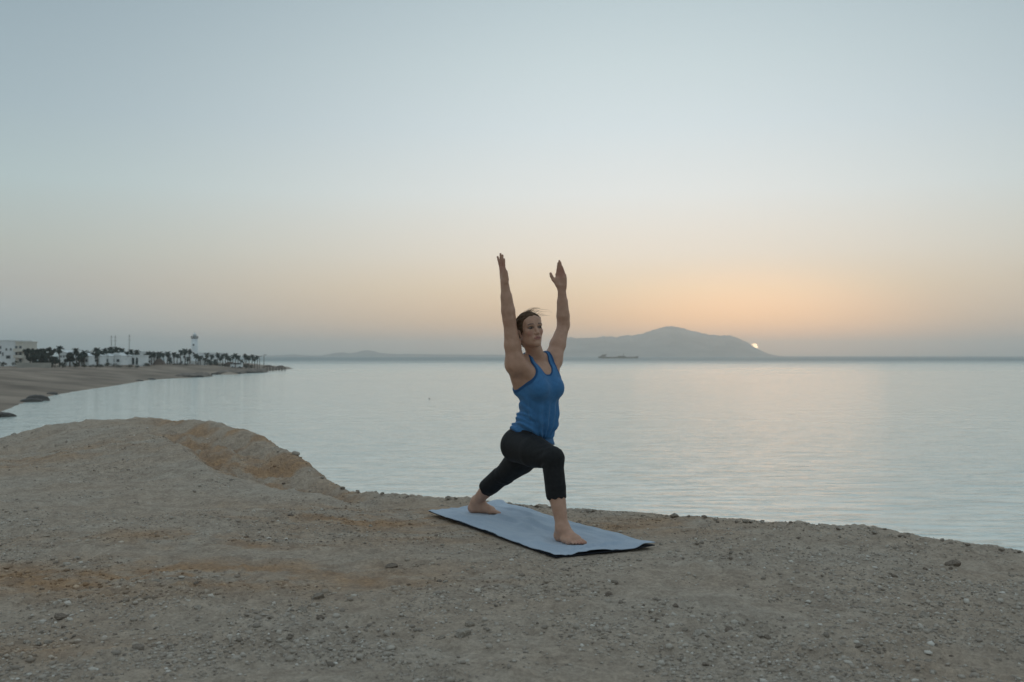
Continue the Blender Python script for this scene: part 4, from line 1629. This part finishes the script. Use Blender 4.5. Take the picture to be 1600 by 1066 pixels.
tag(o, 'long dark ship lying low before the island', 'ship')

# ------------------------------------------------------------------ body built on those joints
torso, legR, legL, armR, armL, headp = [], [], [], [], [], []
mC = np.stack([rc, fc, uc])
mP = np.stack([rp, fp, up_])
# torso
torso += [EL(chest, (0.134, 0.100, 0.165), mC, 0.03),
          EL(chest + 0.075 * uc - 0.012 * fc, (0.150, 0.080, 0.075), mC, 0.05),
          EL(V(0.168, 6.230, 0.745), (0.112, 0.084, 0.150), mC, 0.06),
          EL(V(0.143, 6.258, 0.645), (0.124, 0.096, 0.110), mP, 0.06),
          EL(pel + V(0, 0, 0.01), (0.152, 0.102, 0.105), mP, 0.05)]
for sgn in (-1, 1):
    torso.append(EL(pel + sgn * 0.070 * rp - 0.040 * fp + V(0, 0, -0.022), (0.080, 0.076, 0.090), mP, 0.03))
    torso.append(EL(chest + sgn * 0.060 * rc + 0.078 * fc - 0.022 * uc, (0.063, 0.060, 0.062), mC, 0.028))
    torso.append(EL(chest + sgn * 0.055 * rc + 0.055 * fc + 0.030 * uc, (0.055, 0.048, 0.060), mC, 0.04))
# shoulder girdle and neck
for s_, sg in ((shR, 1), (shL, -1)):
    torso.append(RC(neck + sg * 0.03 * rc - 0.01 * fc, s_, 0.040, 0.046, 0.035))
    torso.append(RC(chest + sg * 0.088 * rc - 0.035 * fc + 0.0 * uc, s_ - 0.01 * fc, 0.050, 0.043, 0.04))
    torso.append(RC(chest + sg * 0.075 * rc + 0.05 * fc + 0.075 * uc, s_, 0.040, 0.040, 0.035))
# folds in front of and behind each armpit, with the hollow between
for s_, sg in ((shR, 1), (shL, -1)):
    torso.append(RC(chest + sg * 0.085 * rc + 0.065 * fc + 0.045 * uc, s_ + 0.030 * fc + 0.03 * zv_, 0.024, 0.022, 0.03))
    torso.append(RC(chest + sg * 0.115 * rc - 0.045 * fc - 0.02 * uc, s_ - 0.030 * fc + 0.02 * zv_, 0.026, 0.026, 0.03))
    torso.append(RC(s_ + sg * 0.050 * rc + 0.004 * fc + 0.02 * zv_, s_ + sg * 0.040 * rc + 0.010 * fc - 0.075 * zv_, 0.010, 0.016, 0.03, None, True))
# arms
for L_, sh, el, wr in ((armR, shR, elR, wrR), (armL, shL, elL, wrL)):
    ax = unit(el - sh)
    L_ += [RC(sh, sh + 0.45 * (el - sh), 0.053, 0.0505, 0.03),
           RC(sh + 0.45 * (el - sh), el, 0.0500, 0.0365, 0.014),
           RC(el, el + 0.25 * (wr - el), 0.0362, 0.0370, 0.020),
           RC(el + 0.25 * (wr - el), wr, 0.0370, 0.0245, 0.020),
           RC(el + 0.10 * (wr - el), el + 0.60 * (wr - el), 0.0350, 0.0310, 0.020)]
# legs
for L_, hp, kn, an, fw in ((legR, hipR, kneeR, ankR, dR), (legL, hipL, kneeL, ankL, dL)):
    sh_ = unit(an - kn)
    back = -unit(fw - sh_ * (fw @ sh_))
    side = np.cross(sh_, back)
    L_ += [RC(hp, hp + 0.5 * (kn - hp), 0.097, 0.092, 0.05),
           RC(hp + 0.5 * (kn - hp), kn, 0.092, 0.060, 0.008),
           EL(kn - 0.008 * back + 0.004 * sh_, (0.053, 0.055, 0.062), np.stack([side, -back, -sh_]), 0.02),
           RC(kn, kn + 0.40 * (an - kn), 0.055, 0.048, 0.015),
           RC(kn + 0.12 * (an - kn) + 0.020 * back, kn + 0.52 * (an - kn) + 0.020 * back, 0.050, 0.052, 0.02),
           RC(kn + 0.45 * (an - kn) + 0.012 * back, an, 0.053, 0.034, 0.012)]
# feet
zv = V(0, 0, 1)
for L_, heel, d, an, med in ((legR, heelR, dR, ankR, 1), (legL, heelL, dL, ankL, -1)):
    s_ = np.cross(zv, d) * med                      # towards the big toe
    fs = 0.90 if med == 1 else 1.05
    at = lambda x, y, z: heel + fs * x * d + y * s_ + z * zv
    L_ += [RC(at(0.030, 0, 0.033), an, 0.033, 0.034, 0.02),
           RC(at(0.032, -0.004, 0.030), at(0.165, 0.0, 0.022), 0.031, 0.022, 0.02),
           RC(an, at(0.150, 0.012, 0.030), 0.034, 0.021, 0.03),
           RC(at(0.165, 0.028, 0.021), at(0.150, -0.032, 0.017), 0.021, 0.017, 0.02),
           RC(at(0.100, -0.030, 0.018), at(0.150, -0.034, 0.016), 0.018, 0.016, 0.02)]
    for y, x0, x1, r0, r1 in ((0.033, 0.170, 0.222, 0.0135, 0.0120), (0.013, 0.172, 0.222, 0.0100, 0.0085),
                              (-0.003, 0.168, 0.213, 0.0095, 0.0080), (-0.018, 0.162, 0.203, 0.0090, 0.0078),
                              (-0.032, 0.154, 0.190, 0.0088, 0.0075)):
        m_ = 0.5 * (x0 + x1)
        L_ += [RC(at(x0, y * 0.95, 0.018), at(m_, y, 0.017), r0, r1, 0.004),
               RC(at(m_, y, 0.017), at(x1, y * 1.02, 0.0095), r1, r1 * 0.95, 0.003)]
    L_.append(EL(an + 0.030 * s_ - 0.002 * zv, (0.012, 0.012, 0.014), None, 0.02))
    L_.append(EL(an - 0.031 * s_ - 0.010 * zv, (0.011, 0.011, 0.013), None, 0.02))


# hands: palm of four bones, four unequal fingers, thumb from the side of the palm
def hand(L_, wr, axis, wide, palm_n, spread, curl, thumb_out):
    """axis: wrist to fingertips; wide: towards the index side; palm_n: out of the palm"""
    axis = unit(axis)
    wide = unit(wide - axis * (wide @ axis))
    palm_n = np.cross(wide, axis) * (1 if np.cross(wide, axis) @ palm_n > 0 else -1)
    at = lambda x, y, z: wr + x * axis + y * wide + z * palm_n
    fl = (palm_n, 1.25)
    kn = ((0.080, 0.0245), (0.084, 0.008), (0.079, -0.0085), (0.071, -0.0235))
    ln = ((0.029, 0.024, 0.020), (0.032, 0.027, 0.022), (0.030, 0.025, 0.021), (0.023, 0.019, 0.017))
    for (kx, ky), _ in zip(kn, ln):
        L_.append(RC(at(-0.008, ky * 0.55, 0.0), at(kx, ky, 0.0), 0.0180, 0.0120, 0.010, fl))
    L_.append(RC(at(0.012, 0.020, 0.008), at(0.050, 0.022, 0.008), 0.016, 0.014, 0.014))
    L_.append(RC(at(0.008, -0.018, 0.007), at(0.050, -0.024, 0.006), 0.014, 0.012, 0.014))
    for i, ((kx, ky), segs) in enumerate(zip(kn, ln)):
        p = at(kx, ky, 0)
        ang = spread[i]
        c = curl[i]
        r = (0.0092, 0.0094, 0.0090, 0.0080)[i]
        for j, s in enumerate(segs):
            bend = c * (j + 0.6)
            d = (axis * math.cos(bend) + palm_n * math.sin(bend))
            d = unit(d * math.cos(ang) + wide * math.sin(ang))
            q = p + s * d
            L_.append(RC(p, q, r, r * 0.88, 0.003))
            p, r = q, r * 0.88
    t0 = at(0.018, 0.024, 0.006)
    t1 = at(0.048, 0.024 + 0.030 * thumb_out, 0.010)
    t2 = at(0.070, 0.024 + 0.044 * thumb_out, 0.012)
    t3 = at(0.088, 0.024 + 0.050 * thumb_out, 0.012)
    L_ += [RC(t0, t1, 0.0150, 0.0125, 0.012), RC(t1, t2, 0.0115, 0.0100, 0.005), RC(t2, t3, 0.0100, 0.0085, 0.004)]


hand(armR, wrR, V(*P(782, 396, 6.02)) - wrR, V(-0.42, 0.90, 0), -rc, (0.26, 0.04, 0.0, -0.16), (-0.02, 0.04, 0.07, 0.05), 0.30)
hand(armL, wrL, V(*P(874.8, 406, 6.36)) - wrL, V(-0.95, 0.30, 0), rc * 0.6 + V(0, -0.6, 0), (-0.20, -0.07, 0.06, 0.19),
     (0.07, 0.05, 0.06, 0.08), 0.80)

# head
hc = V(*P(828.0, 516.5, 6.13))
hr, hf, hu = tilted(-65, 9, -5)
mH = np.stack([hr, hf, hu])
H = lambda x, y, z: hc + x * hr + y * hf + z * hu
headp += [RC(neck + 0.012 * fc, H(0, -0.020, -0.055), 0.051, 0.050, 0.03),
          EL(H(0, -0.014, 0.036), (0.071, 0.090, 0.076), mH, 0.02),
          EL(H(0, 0.030, -0.028), (0.055, 0.055, 0.077), mH, 0.03),
          RC(H(0.041, 0.004, -0.060), H(0.008, 0.068, -0.096), 0.019, 0.014, 0.02),
          RC(H(-0.041, 0.004, -0.060), H(-0.008, 0.068, -0.096), 0.019, 0.014, 0.02),
          EL(H(0, 0.076, -0.094), (0.018, 0.013, 0.014), mH, 0.015),
          EL(H(0, 0.058, 0.048), (0.052, 0.026, 0.034), mH, 0.03),
          RC(H(0.018, 0.083, 0.021), H(0.044, 0.070, 0.020), 0.008, 0.007, 0.014),
          RC(H(-0.018, 0.083, 0.021), H(-0.044, 0.070, 0.020), 0.008, 0.007, 0.014),
          EL(H(0.040, 0.056, -0.016), (0.016, 0.017, 0.018), mH, 0.02),
          EL(H(-0.040, 0.056, -0.016), (0.016, 0.017, 0.018), mH, 0.02),
          EL(H(0.031, 0.097, 0.004), (0.016, 0.013, 0.009), mH, 0.012, True),
          EL(H(-0.031, 0.097, 0.004), (0.016, 0.013, 0.009), mH, 0.012, True),
          RC(H(0, 0.083, 0.010), H(0, 0.098, -0.028), 0.0065, 0.0085, 0.010),
          EL(H(0, 0.1005, -0.031), (0.0090, 0.0085, 0.0075), mH, 0.006),
          EL(H(0.011, 0.0905, -0.034), (0.007, 0.009, 0.007), mH, 0.006),
          EL(H(-0.011, 0.0905, -0.034), (0.007, 0.009, 0.007), mH, 0.006),
          EL(H(0, 0.079, -0.062), (0.026, 0.012, 0.018), mH, 0.014),
          EL(H(0, 0.0885, -0.0570), (0.021, 0.006, 0.0042), mH, 0.004),
          EL(H(0, 0.087, -0.0665), (0.018, 0.0065, 0.0052), mH, 0.004)]
for sg in (1, -1):
    headp.append(RC(H(sg * 0.071, -0.008, 0.004), H(sg * 0.067, 0.000, -0.036), 0.011, 0.007, 0.006, (hr, 1.6)))
    headp.append(RC(H(sg * 0.049, -0.028, -0.050), neck + sg * 0.012 * rc + 0.040 * fc, 0.013, 0.011, 0.02))

body_prims = torso + legR + legL + armR + armL
lower = [p for p in torso[2:7]]


def f_body(p):
    d = field(torso, p)
    for L_, k in ((legR, 0.035), (legL, 0.035), (armR, 0.035), (armL, 0.035), (headp, 0.02)):
        d = smin(d, field(L_, p), k)
    return d


def f_leggings(p):
    # hems: just below the knee, with a scalloped edge
    d = field(torso, p)
    for L_, kn, an, t, dd in ((legR, kneeR, ankR, 0.575, dR), (legL, kneeL, ankL, 0.55, dL)):
        ax = unit(an - kn)
        c = kn + t * (an - kn)
        e1 = unit(dd - ax * (dd @ ax))
        e2 = np.cross(ax, e1)
        q = p - c
        th = np.arctan2(q @ e2, q @ e1)
        cut = q @ ax + 0.010 * (1 - np.abs(np.sin(3.5 * th + 0.6))) - 0.004
        d = smin(d, np.maximum(field(L_, p), cut), 0.035)
    d = d - 0.0045
    for c, ax, amp, fr in ((hipR + 0.05 * fp, unit(kneeR - hipR), 0.0030, 130), (kneeR - 0.03 * dR, unit(ankR - kneeR), 0.0026, 170), (hipL - 0.06 * fp, unit(kneeL - hipL), 0.0028, 140),
                           (kneeL, unit(ankL - kneeL), 0.0022, 160)):
        q = p - c
        d = d + amp * np.sin((q @ ax) * fr + 30 * q[:, 0] + 2 * np.sin(q[:, 2] * 40)) * smooth(0.12, 0.02, np.linalg.norm(q, axis=1))
    return np.maximum(d, p[:, 2] - 0.655)


wisp = np.random.default_rng(5)
FOLD = [(wisp.uniform(-0.10, 0.10), wisp.uniform(0.6, 0.95), wisp.uniform(0.6, 1.3), wisp.uniform(0, 6.28)) for _ in range(9)]


def f_shirt(p, want_cut=False):
    q = p - chest
    u, v, w = q @ rc, q @ fc, q @ uc
    d = field(torso, p)
    for L_ in (armR, armL):
        d = smin(d, field(L_, p), 0.035)
    low = smooth(-0.02, -0.22, w)
    off = 0.007 + 0.007 * low + 0.012 * low * smooth(0.0, 0.08, v)
    d = smin(d, EL(hipL + V(0, 0, 0.01), (0.094, 0.094, 0.085), mP)(p), 0.03)
    # cloth bridges the hollow between and below the breasts
    d = smin(d, EL(chest + 0.060 * fc - 0.03 * uc, (0.080, 0.050, 0.065), mC)(p), 0.03)
    fold = np.zeros(len(p))
    ang = np.arctan2(u, v)
    # vertical folds hanging from the bust at the front
    fold += 0.0060 * np.sin(ang * 11 + w * 6 + 1.0) * smooth(-0.06, -0.20, w) * smooth(-0.06, 0.05, v)
    # gathered creases round the waist at the side and back
    side = smooth(0.05, -0.06, v - 0.25 * u)
    wv = w + 0.35 * v + 0.02 * np.sin(u * 30)
    fold += 0.0044 * np.sin(wv * 138 + 2.2 * np.sin(u * 19 + 0.5) + 1.5 * np.sin(w * 31) + 2.0 * v) * side * smooth(-0.02, -0.08, w) * smooth(-0.36, -0.20, w)
    fold += 0.006 * np.sin((w + 0.8 * v - 0.35 * u) * 62 + 0.8) * smooth(-0.10, -0.20, w) * smooth(0.10, 0.0, v)
    d = d - off - np.maximum(fold, -0.005)
    # hem: lower at the front
    hem = 0.622 - 0.38 * p[:, 0] + 0.003 * np.sin(ang * 6)
    d = smax(d, hem - p[:, 2], 0.004)
    # neckline: a scoop in front, higher behind
    au = np.abs(u)
    scoop_f = 0.058 + 0.062 * (au / 0.052) ** 3
    scoop_b = 0.080 + 0.070 * (au / 0.052) ** 3
    nl = np.where(v > -0.01, scoop_f, scoop_b)
    neck_cut = np.where(au < 0.085, w - nl, -1)
    # arm openings
    edge = np.where(v > -0.01, 0.088, 0.074)
    lim = edge + (0.165 - edge) * smooth(0.10, -0.055, w)
    arm_cut = np.where(w > -0.07, au - lim, -1)
    top = w - 0.25
    cut = np.maximum(np.maximum(neck_cut, arm_cut), top)
    if want_cut:
        return np.maximum(cut, hem - p[:, 2])
    return np.maximum(d, cut * 0.7)


def build_person():
    base = empty('person', (float(pel[0]), float(pel[1]), 0.0))
    tag(base, 'barefoot woman in blue tank top and black capri leggings lunging with both arms raised', 'person')
    inv = Matrix.Translation((-float(pel[0]), -float(pel[1]), 0))

    def put(me, name, mat, parent=base, smooth_=True):
        me.transform(inv)
        return link_mesh(name, me, mat, parent, smooth_)

    # ---- skin
    me, v = grow(f_body, (-0.40, 5.60, -0.01), (0.55, 7.20, 1.78), 0.0042, 'body')
    q = (v - hc) @ mH.T
    x, y, z = q[:, 0], q[:, 1], q[:, 2]
    front = smooth(0.055, 0.07, y)
    lips = front * smooth(1.25, 0.85, np.sqrt((x / 0.022) ** 2 + ((z + 0.062) / 0.0105) ** 2))
    bz = 0.0225 + 0.004 * np.cos((np.abs(x) - 0.03) * 60) - 0.10 * np.maximum(np.abs(x) - 0.034, 0)
    brow = front * smooth(0.0055, 0.0018, np.abs(z - bz)) * smooth(0.012, 0.017, np.abs(x)) * smooth(0.054, 0.047, np.abs(x))
    eyes = front * smooth(1.3, 0.7, np.sqrt(((np.abs(x) - 0.031) / 0.019) ** 2 + ((z - 0.005) / 0.0085) ** 2))
    mouth = front * smooth(0.0022, 0.0008, np.abs(z + 0.0622)) * smooth(0.024, 0.02, np.abs(x))
    # a little more red where skin is thin: knuckles, elbows, heels, cheeks
    red = np.zeros(len(v))
    for c, r in ((elR, 0.05), (elL, 0.05), (heelR + zv * 0.02, 0.05), (heelL + zv * 0.02, 0.05), (toeR, 0.06), (toeL, 0.06),
                 (H(0.04, 0.07, -0.03), 0.03), (H(-0.04, 0.07, -0.03), 0.03), (wrR + 0.09 * unit(wrR - elR), 0.06),
                 (wrL + 0.09 * unit(wrL - elL), 0.06)):
        red = np.maximum(red, smooth(1.0, 0.2, np.linalg.norm(v - c, axis=1) / r))
    dark = np.clip(np.maximum.reduce([brow * 0.9, eyes * 0.72, mouth * 0.7]), 0, 1)
    col = np.zeros((len(v), 4), np.float32)
    col[:, 0], col[:, 1], col[:, 2], col[:, 3] = dark, lips, red, 1
    a = me.color_attributes.new('paint', 'FLOAT_COLOR', 'POINT')
    a.data.foreach_set('color', col.ravel())
    m, n, l, b = new_mat('skin')
    at = n.new('ShaderNodeAttribute')
    at.attribute_name = 'paint'
    sp = n.new('ShaderNodeSeparateColor')
    l.new(at.outputs['Color'], sp.inputs[0])
    tc = n.new('ShaderNodeTexCoord')
    no = n.new('ShaderNodeTexNoise')
    no.inputs['Scale'].default_value = 28
    no.inputs['Detail'].default_value = 5
    l.new(tc.outputs['Object'], no.inputs['Vector'])
    r = n.new('ShaderNodeValToRGB')
    r.color_ramp.elements[0].position, r.color_ramp.elements[1].position = 0.3, 0.7
    r.color_ramp.elements[0].color = (0.44, 0.250, 0.170, 1)
    r.color_ramp.elements[1].color = (0.53, 0.315, 0.225, 1)
    l.new(no.outputs[0], r.inputs[0])
    cur = r.outputs[0]
    for out, colr, amt in (('Blue', (0.40, 0.17, 0.125), 0.6), ('Green', (0.34, 0.130, 0.110), 0.8), ('Red', (0.035, 0.02, 0.015), 1.0)):
        mu = n.new('ShaderNodeMath')
        mu.operation = 'MULTIPLY'
        l.new(sp.outputs[out], mu.inputs[0])
        mu.inputs[1].default_value = amt
        mx = n.new('ShaderNodeMix')
        mx.data_type = 'RGBA'
        l.new(mu.outputs[0], mx.inputs[0])
        l.new(cur, mx.inputs[6])
        mx.inputs[7].default_value = (*colr, 1)
        cur = mx.outputs[2]
    l.new(cur, b.inputs['Base Color'])
    b.inputs['Roughness'].default_value = 0.5
    b.inputs['Specular IOR Level'].default_value = 0.35
    b.inputs['Subsurface Weight'].default_value = 0.12
    b.inputs['Subsurface Radius'].default_value = (0.012, 0.005, 0.003)
    b.inputs['Subsurface Scale'].default_value = 1.0
    put(me, 'body', m)

    # ---- leggings
    me, _ = grow(f_leggings, (-0.40, 5.70, 0.08), (0.45, 7.10, 0.76), 0.0055, 'leggings')
    put(me, 'leggings', simple('black_jersey', (0.016, 0.016, 0.017), 0.7, 0.2, 60, 0.05, spec=0.2))
    # ---- top
    me, v = grow(f_shirt, (-0.10, 6.00, 0.45), (0.42, 6.48, 1.16), 0.0042, 'tank_top')
    tr = smooth(-0.013, -0.009, f_shirt(v, True))
    a = me.attributes.new('trim', 'FLOAT', 'POINT')
    a.data.foreach_set('value', tr.astype(np.float32))
    m = simple('blue_jersey', (0.055, 0.175, 0.365), 0.85, 0.10, 40, 0.06, spec=0.2)
    m.node_tree.nodes['Principled BSDF'].inputs['Sheen Weight'].default_value = 0.15
    nt = m.node_tree                                   # bound edges in a darker blue
    at = nt.nodes.new('ShaderNodeAttribute')
    at.attribute_name = 'trim'
    mx = nt.nodes.new('ShaderNodeMix')
    mx.data_type = 'RGBA'
    b = nt.nodes['Principled BSDF']
    src = b.inputs['Base Color'].links[0].from_socket
    nt.links.new(at.outputs['Fac'], mx.inputs[0])
    nt.links.new(src, mx.inputs[6])
    mx.inputs[7].default_value = (0.022, 0.085, 0.205, 1)
    nt.links.new(mx.outputs[2], b.inputs['Base Color'])
    put(me, 'tank_top', m)

    # ---- hair, drawn back to a low knot
    hm, n, l, b = new_mat('brown_hair')
    tc = n.new('ShaderNodeTexCoord')
    wv = n.new('ShaderNodeTexNoise')
    mp = n.new('ShaderNodeMapping')
    mp.inputs['Scale'].default_value = (160, 40, 160)
    l.new(tc.outputs['Object'], mp.inputs[0])
    l.new(mp.outputs[0], wv.inputs['Vector'])
    r = n.new('ShaderNodeValToRGB')
    r.color_ramp.elements[0].position, r.color_ramp.elements[1].position = 0.35, 0.7
    r.color_ramp.elements[0].color = (0.045, 0.027, 0.017, 1)
    r.color_ramp.elements[1].color = (0.16, 0.098, 0.058, 1)
    l.new(wv.outputs[0], r.inputs[0])
    l.new(r.outputs[0], b.inputs['Base Color'])
    b.inputs['Roughness'].default_value = 0.8
    b.inputs['Specular IOR Level'].default_value = 0.15

    def f_hair(p):
        q = (p - hc) @ mH.T
        x, y, z = q[:, 0], q[:, 1], q[:, 2]
        d = EL(H(0, -0.014, 0.036), (0.071, 0.090, 0.076), mH)(p) - 0.0065
        d = smin(d, EL(H(0, 0.050, 0.052), (0.055, 0.030, 0.038), mH)(p) - 0.003, 0.02)
        d = smin(d, RC(H(0, -0.070, -0.005), H(0, -0.065, -0.055), 0.045, 0.030)(p), 0.03)
        d = smin(d, EL(H(-0.01, -0.098, -0.060), (0.033, 0.028, 0.032), mH)(p), 0.012)
        d = d + 0.0020 * np.sin(np.arctan2(x, z + 0.02) * 26 + y * 40) + 0.0012 * np.sin(x * 240 + y * 90)
        # hair line: across the forehead, down in front of the ears
        line = 0.060 + 0.6 * np.maximum(z - 0.055, 0) + 0.30 * np.minimum(z - 0.055, 0) - 15.0 * np.maximum(np.abs(x) - 0.03, 0) ** 2
        line = line + 0.003 * np.sin(x * 170)
        face = y - line
        ear = np.where(z < -0.022, y + 0.022 + 0.35 * (z + 0.022), -1)
        return np.maximum(d, 0.8 * np.maximum(face, ear))

    me, _ = grow(f_hair, hc - 0.19, hc + 0.19, 0.004, 'hair')
    put(me, 'hair', hm)
    rng = random.Random(11)
    mb = MB()
    wind = V(0.95, -0.10, 0.10)
    for i in range(80):
        a = rng.uniform(-1.1, 1.1)
        p = H(0.062 * math.sin(a), rng.uniform(-0.03, 0.055), 0.036 + 0.074 * math.cos(a) * rng.uniform(0.97, 1.02))
        p = p - 0.004 * unit(p - hc)
        d = unit(0.55 * (p - hc) / 0.1 + V(rng.uniform(-.25, .25), rng.uniform(-.25, .25), 0.25))
        ln = rng.uniform(0.03, 0.08) * (1.5 if rng.random() < 0.3 else 1.0)
        pts = [p]
        n_ = 7
        for j in range(n_):
            t = (j + 1) / n_
            dd = unit(d * (1 - t) ** 1.2 + wind * (0.25 + 1.1 * t) + V(0, 0, -0.35 * t + rng.uniform(-.12, .12)))
            p = p + dd * ln / n_
            pts.append(p)
        mb.tube(pts, [0.00055 * (1 - 0.6 * j / n_) for j in range(n_ + 1)], 3)
    for i in range(26):                               # lie along the head towards the knot
        s = rng.choice((-1, 1))
        p0 = H(s * rng.uniform(0.02, 0.066), rng.uniform(0.0, 0.05), rng.uniform(0.06, 0.10))
        p1 = H(s * rng.uniform(0.06, 0.078), rng.uniform(-0.05, -0.02), rng.uniform(-0.01, 0.04))
        p2 = H(s * rng.uniform(0.01, 0.05), -0.095, rng.uniform(-0.06, -0.03))
        pts = []
        for j in range(8):
            t = j / 7
            q = (1 - t) ** 2 * p0 + 2 * t * (1 - t) * p1 + t * t * p2
            c = H(0, -0.014, 0.030)
            w = (q - c) @ mH.T
            w = w * (0.083 / max(0.083, 1e-6))
            e = w / V(0.082, 0.101, 0.087)
            q = c + (w / np.linalg.norm(e)) @ mH
            pts.append(q)
        mb.tube(pts, [0.0012] * 8, 3)
    put(mb.mesh('hair_strand'), 'loose_hair', hm, smooth_=False)
    base.children[-1]['kind'] = 'stuff'

    # ---- eyes
    em, n, l, b = new_mat('eye')
    at = n.new('ShaderNodeAttribute')
    at.attribute_name = 'iris'
    r = n.new('ShaderNodeValToRGB')
    r.color_ramp.elements[0].color = (0.20, 0.16, 0.14, 1)
    r.color_ramp.elements[1].color = (0.025, 0.018, 0.014, 1)
    l.new(at.outputs['Fac'], r.inputs[0])
    l.new(r.outputs[0], b.inputs['Base Color'])
    b.inputs['Roughness'].default_value = 0.12
    for sg in (1, -1):
        c = H(sg * 0.031, 0.0735, 0.004)
        mb = MB()
        rings = []
        for i in range(1, 10):
            t = math.pi * i / 10
            rings.append([c + mH.T @ V(0.0135 * math.sin(t) * math.cos(2 * math.pi * j / 14),
                                       0.0120 * math.cos(t), 0.0060 * math.sin(t) * math.sin(2 * math.pi * j / 14)) for j in range(14)])
        mb.loft(rings)
        me = mb.mesh('eye')
        vv = np.array(mb.v)
        qq = (vv - c) @ mH.T
        ir = smooth(0.0068, 0.0050, np.hypot(qq[:, 0] + 0.001, qq[:, 2])) * (qq[:, 1] > 0)
        a = me.attributes.new('iris', 'FLOAT', 'POINT')
        a.data.foreach_set('value', ir.astype(np.float32))
        put(me, 'eye', em)
    return base


person = build_person()
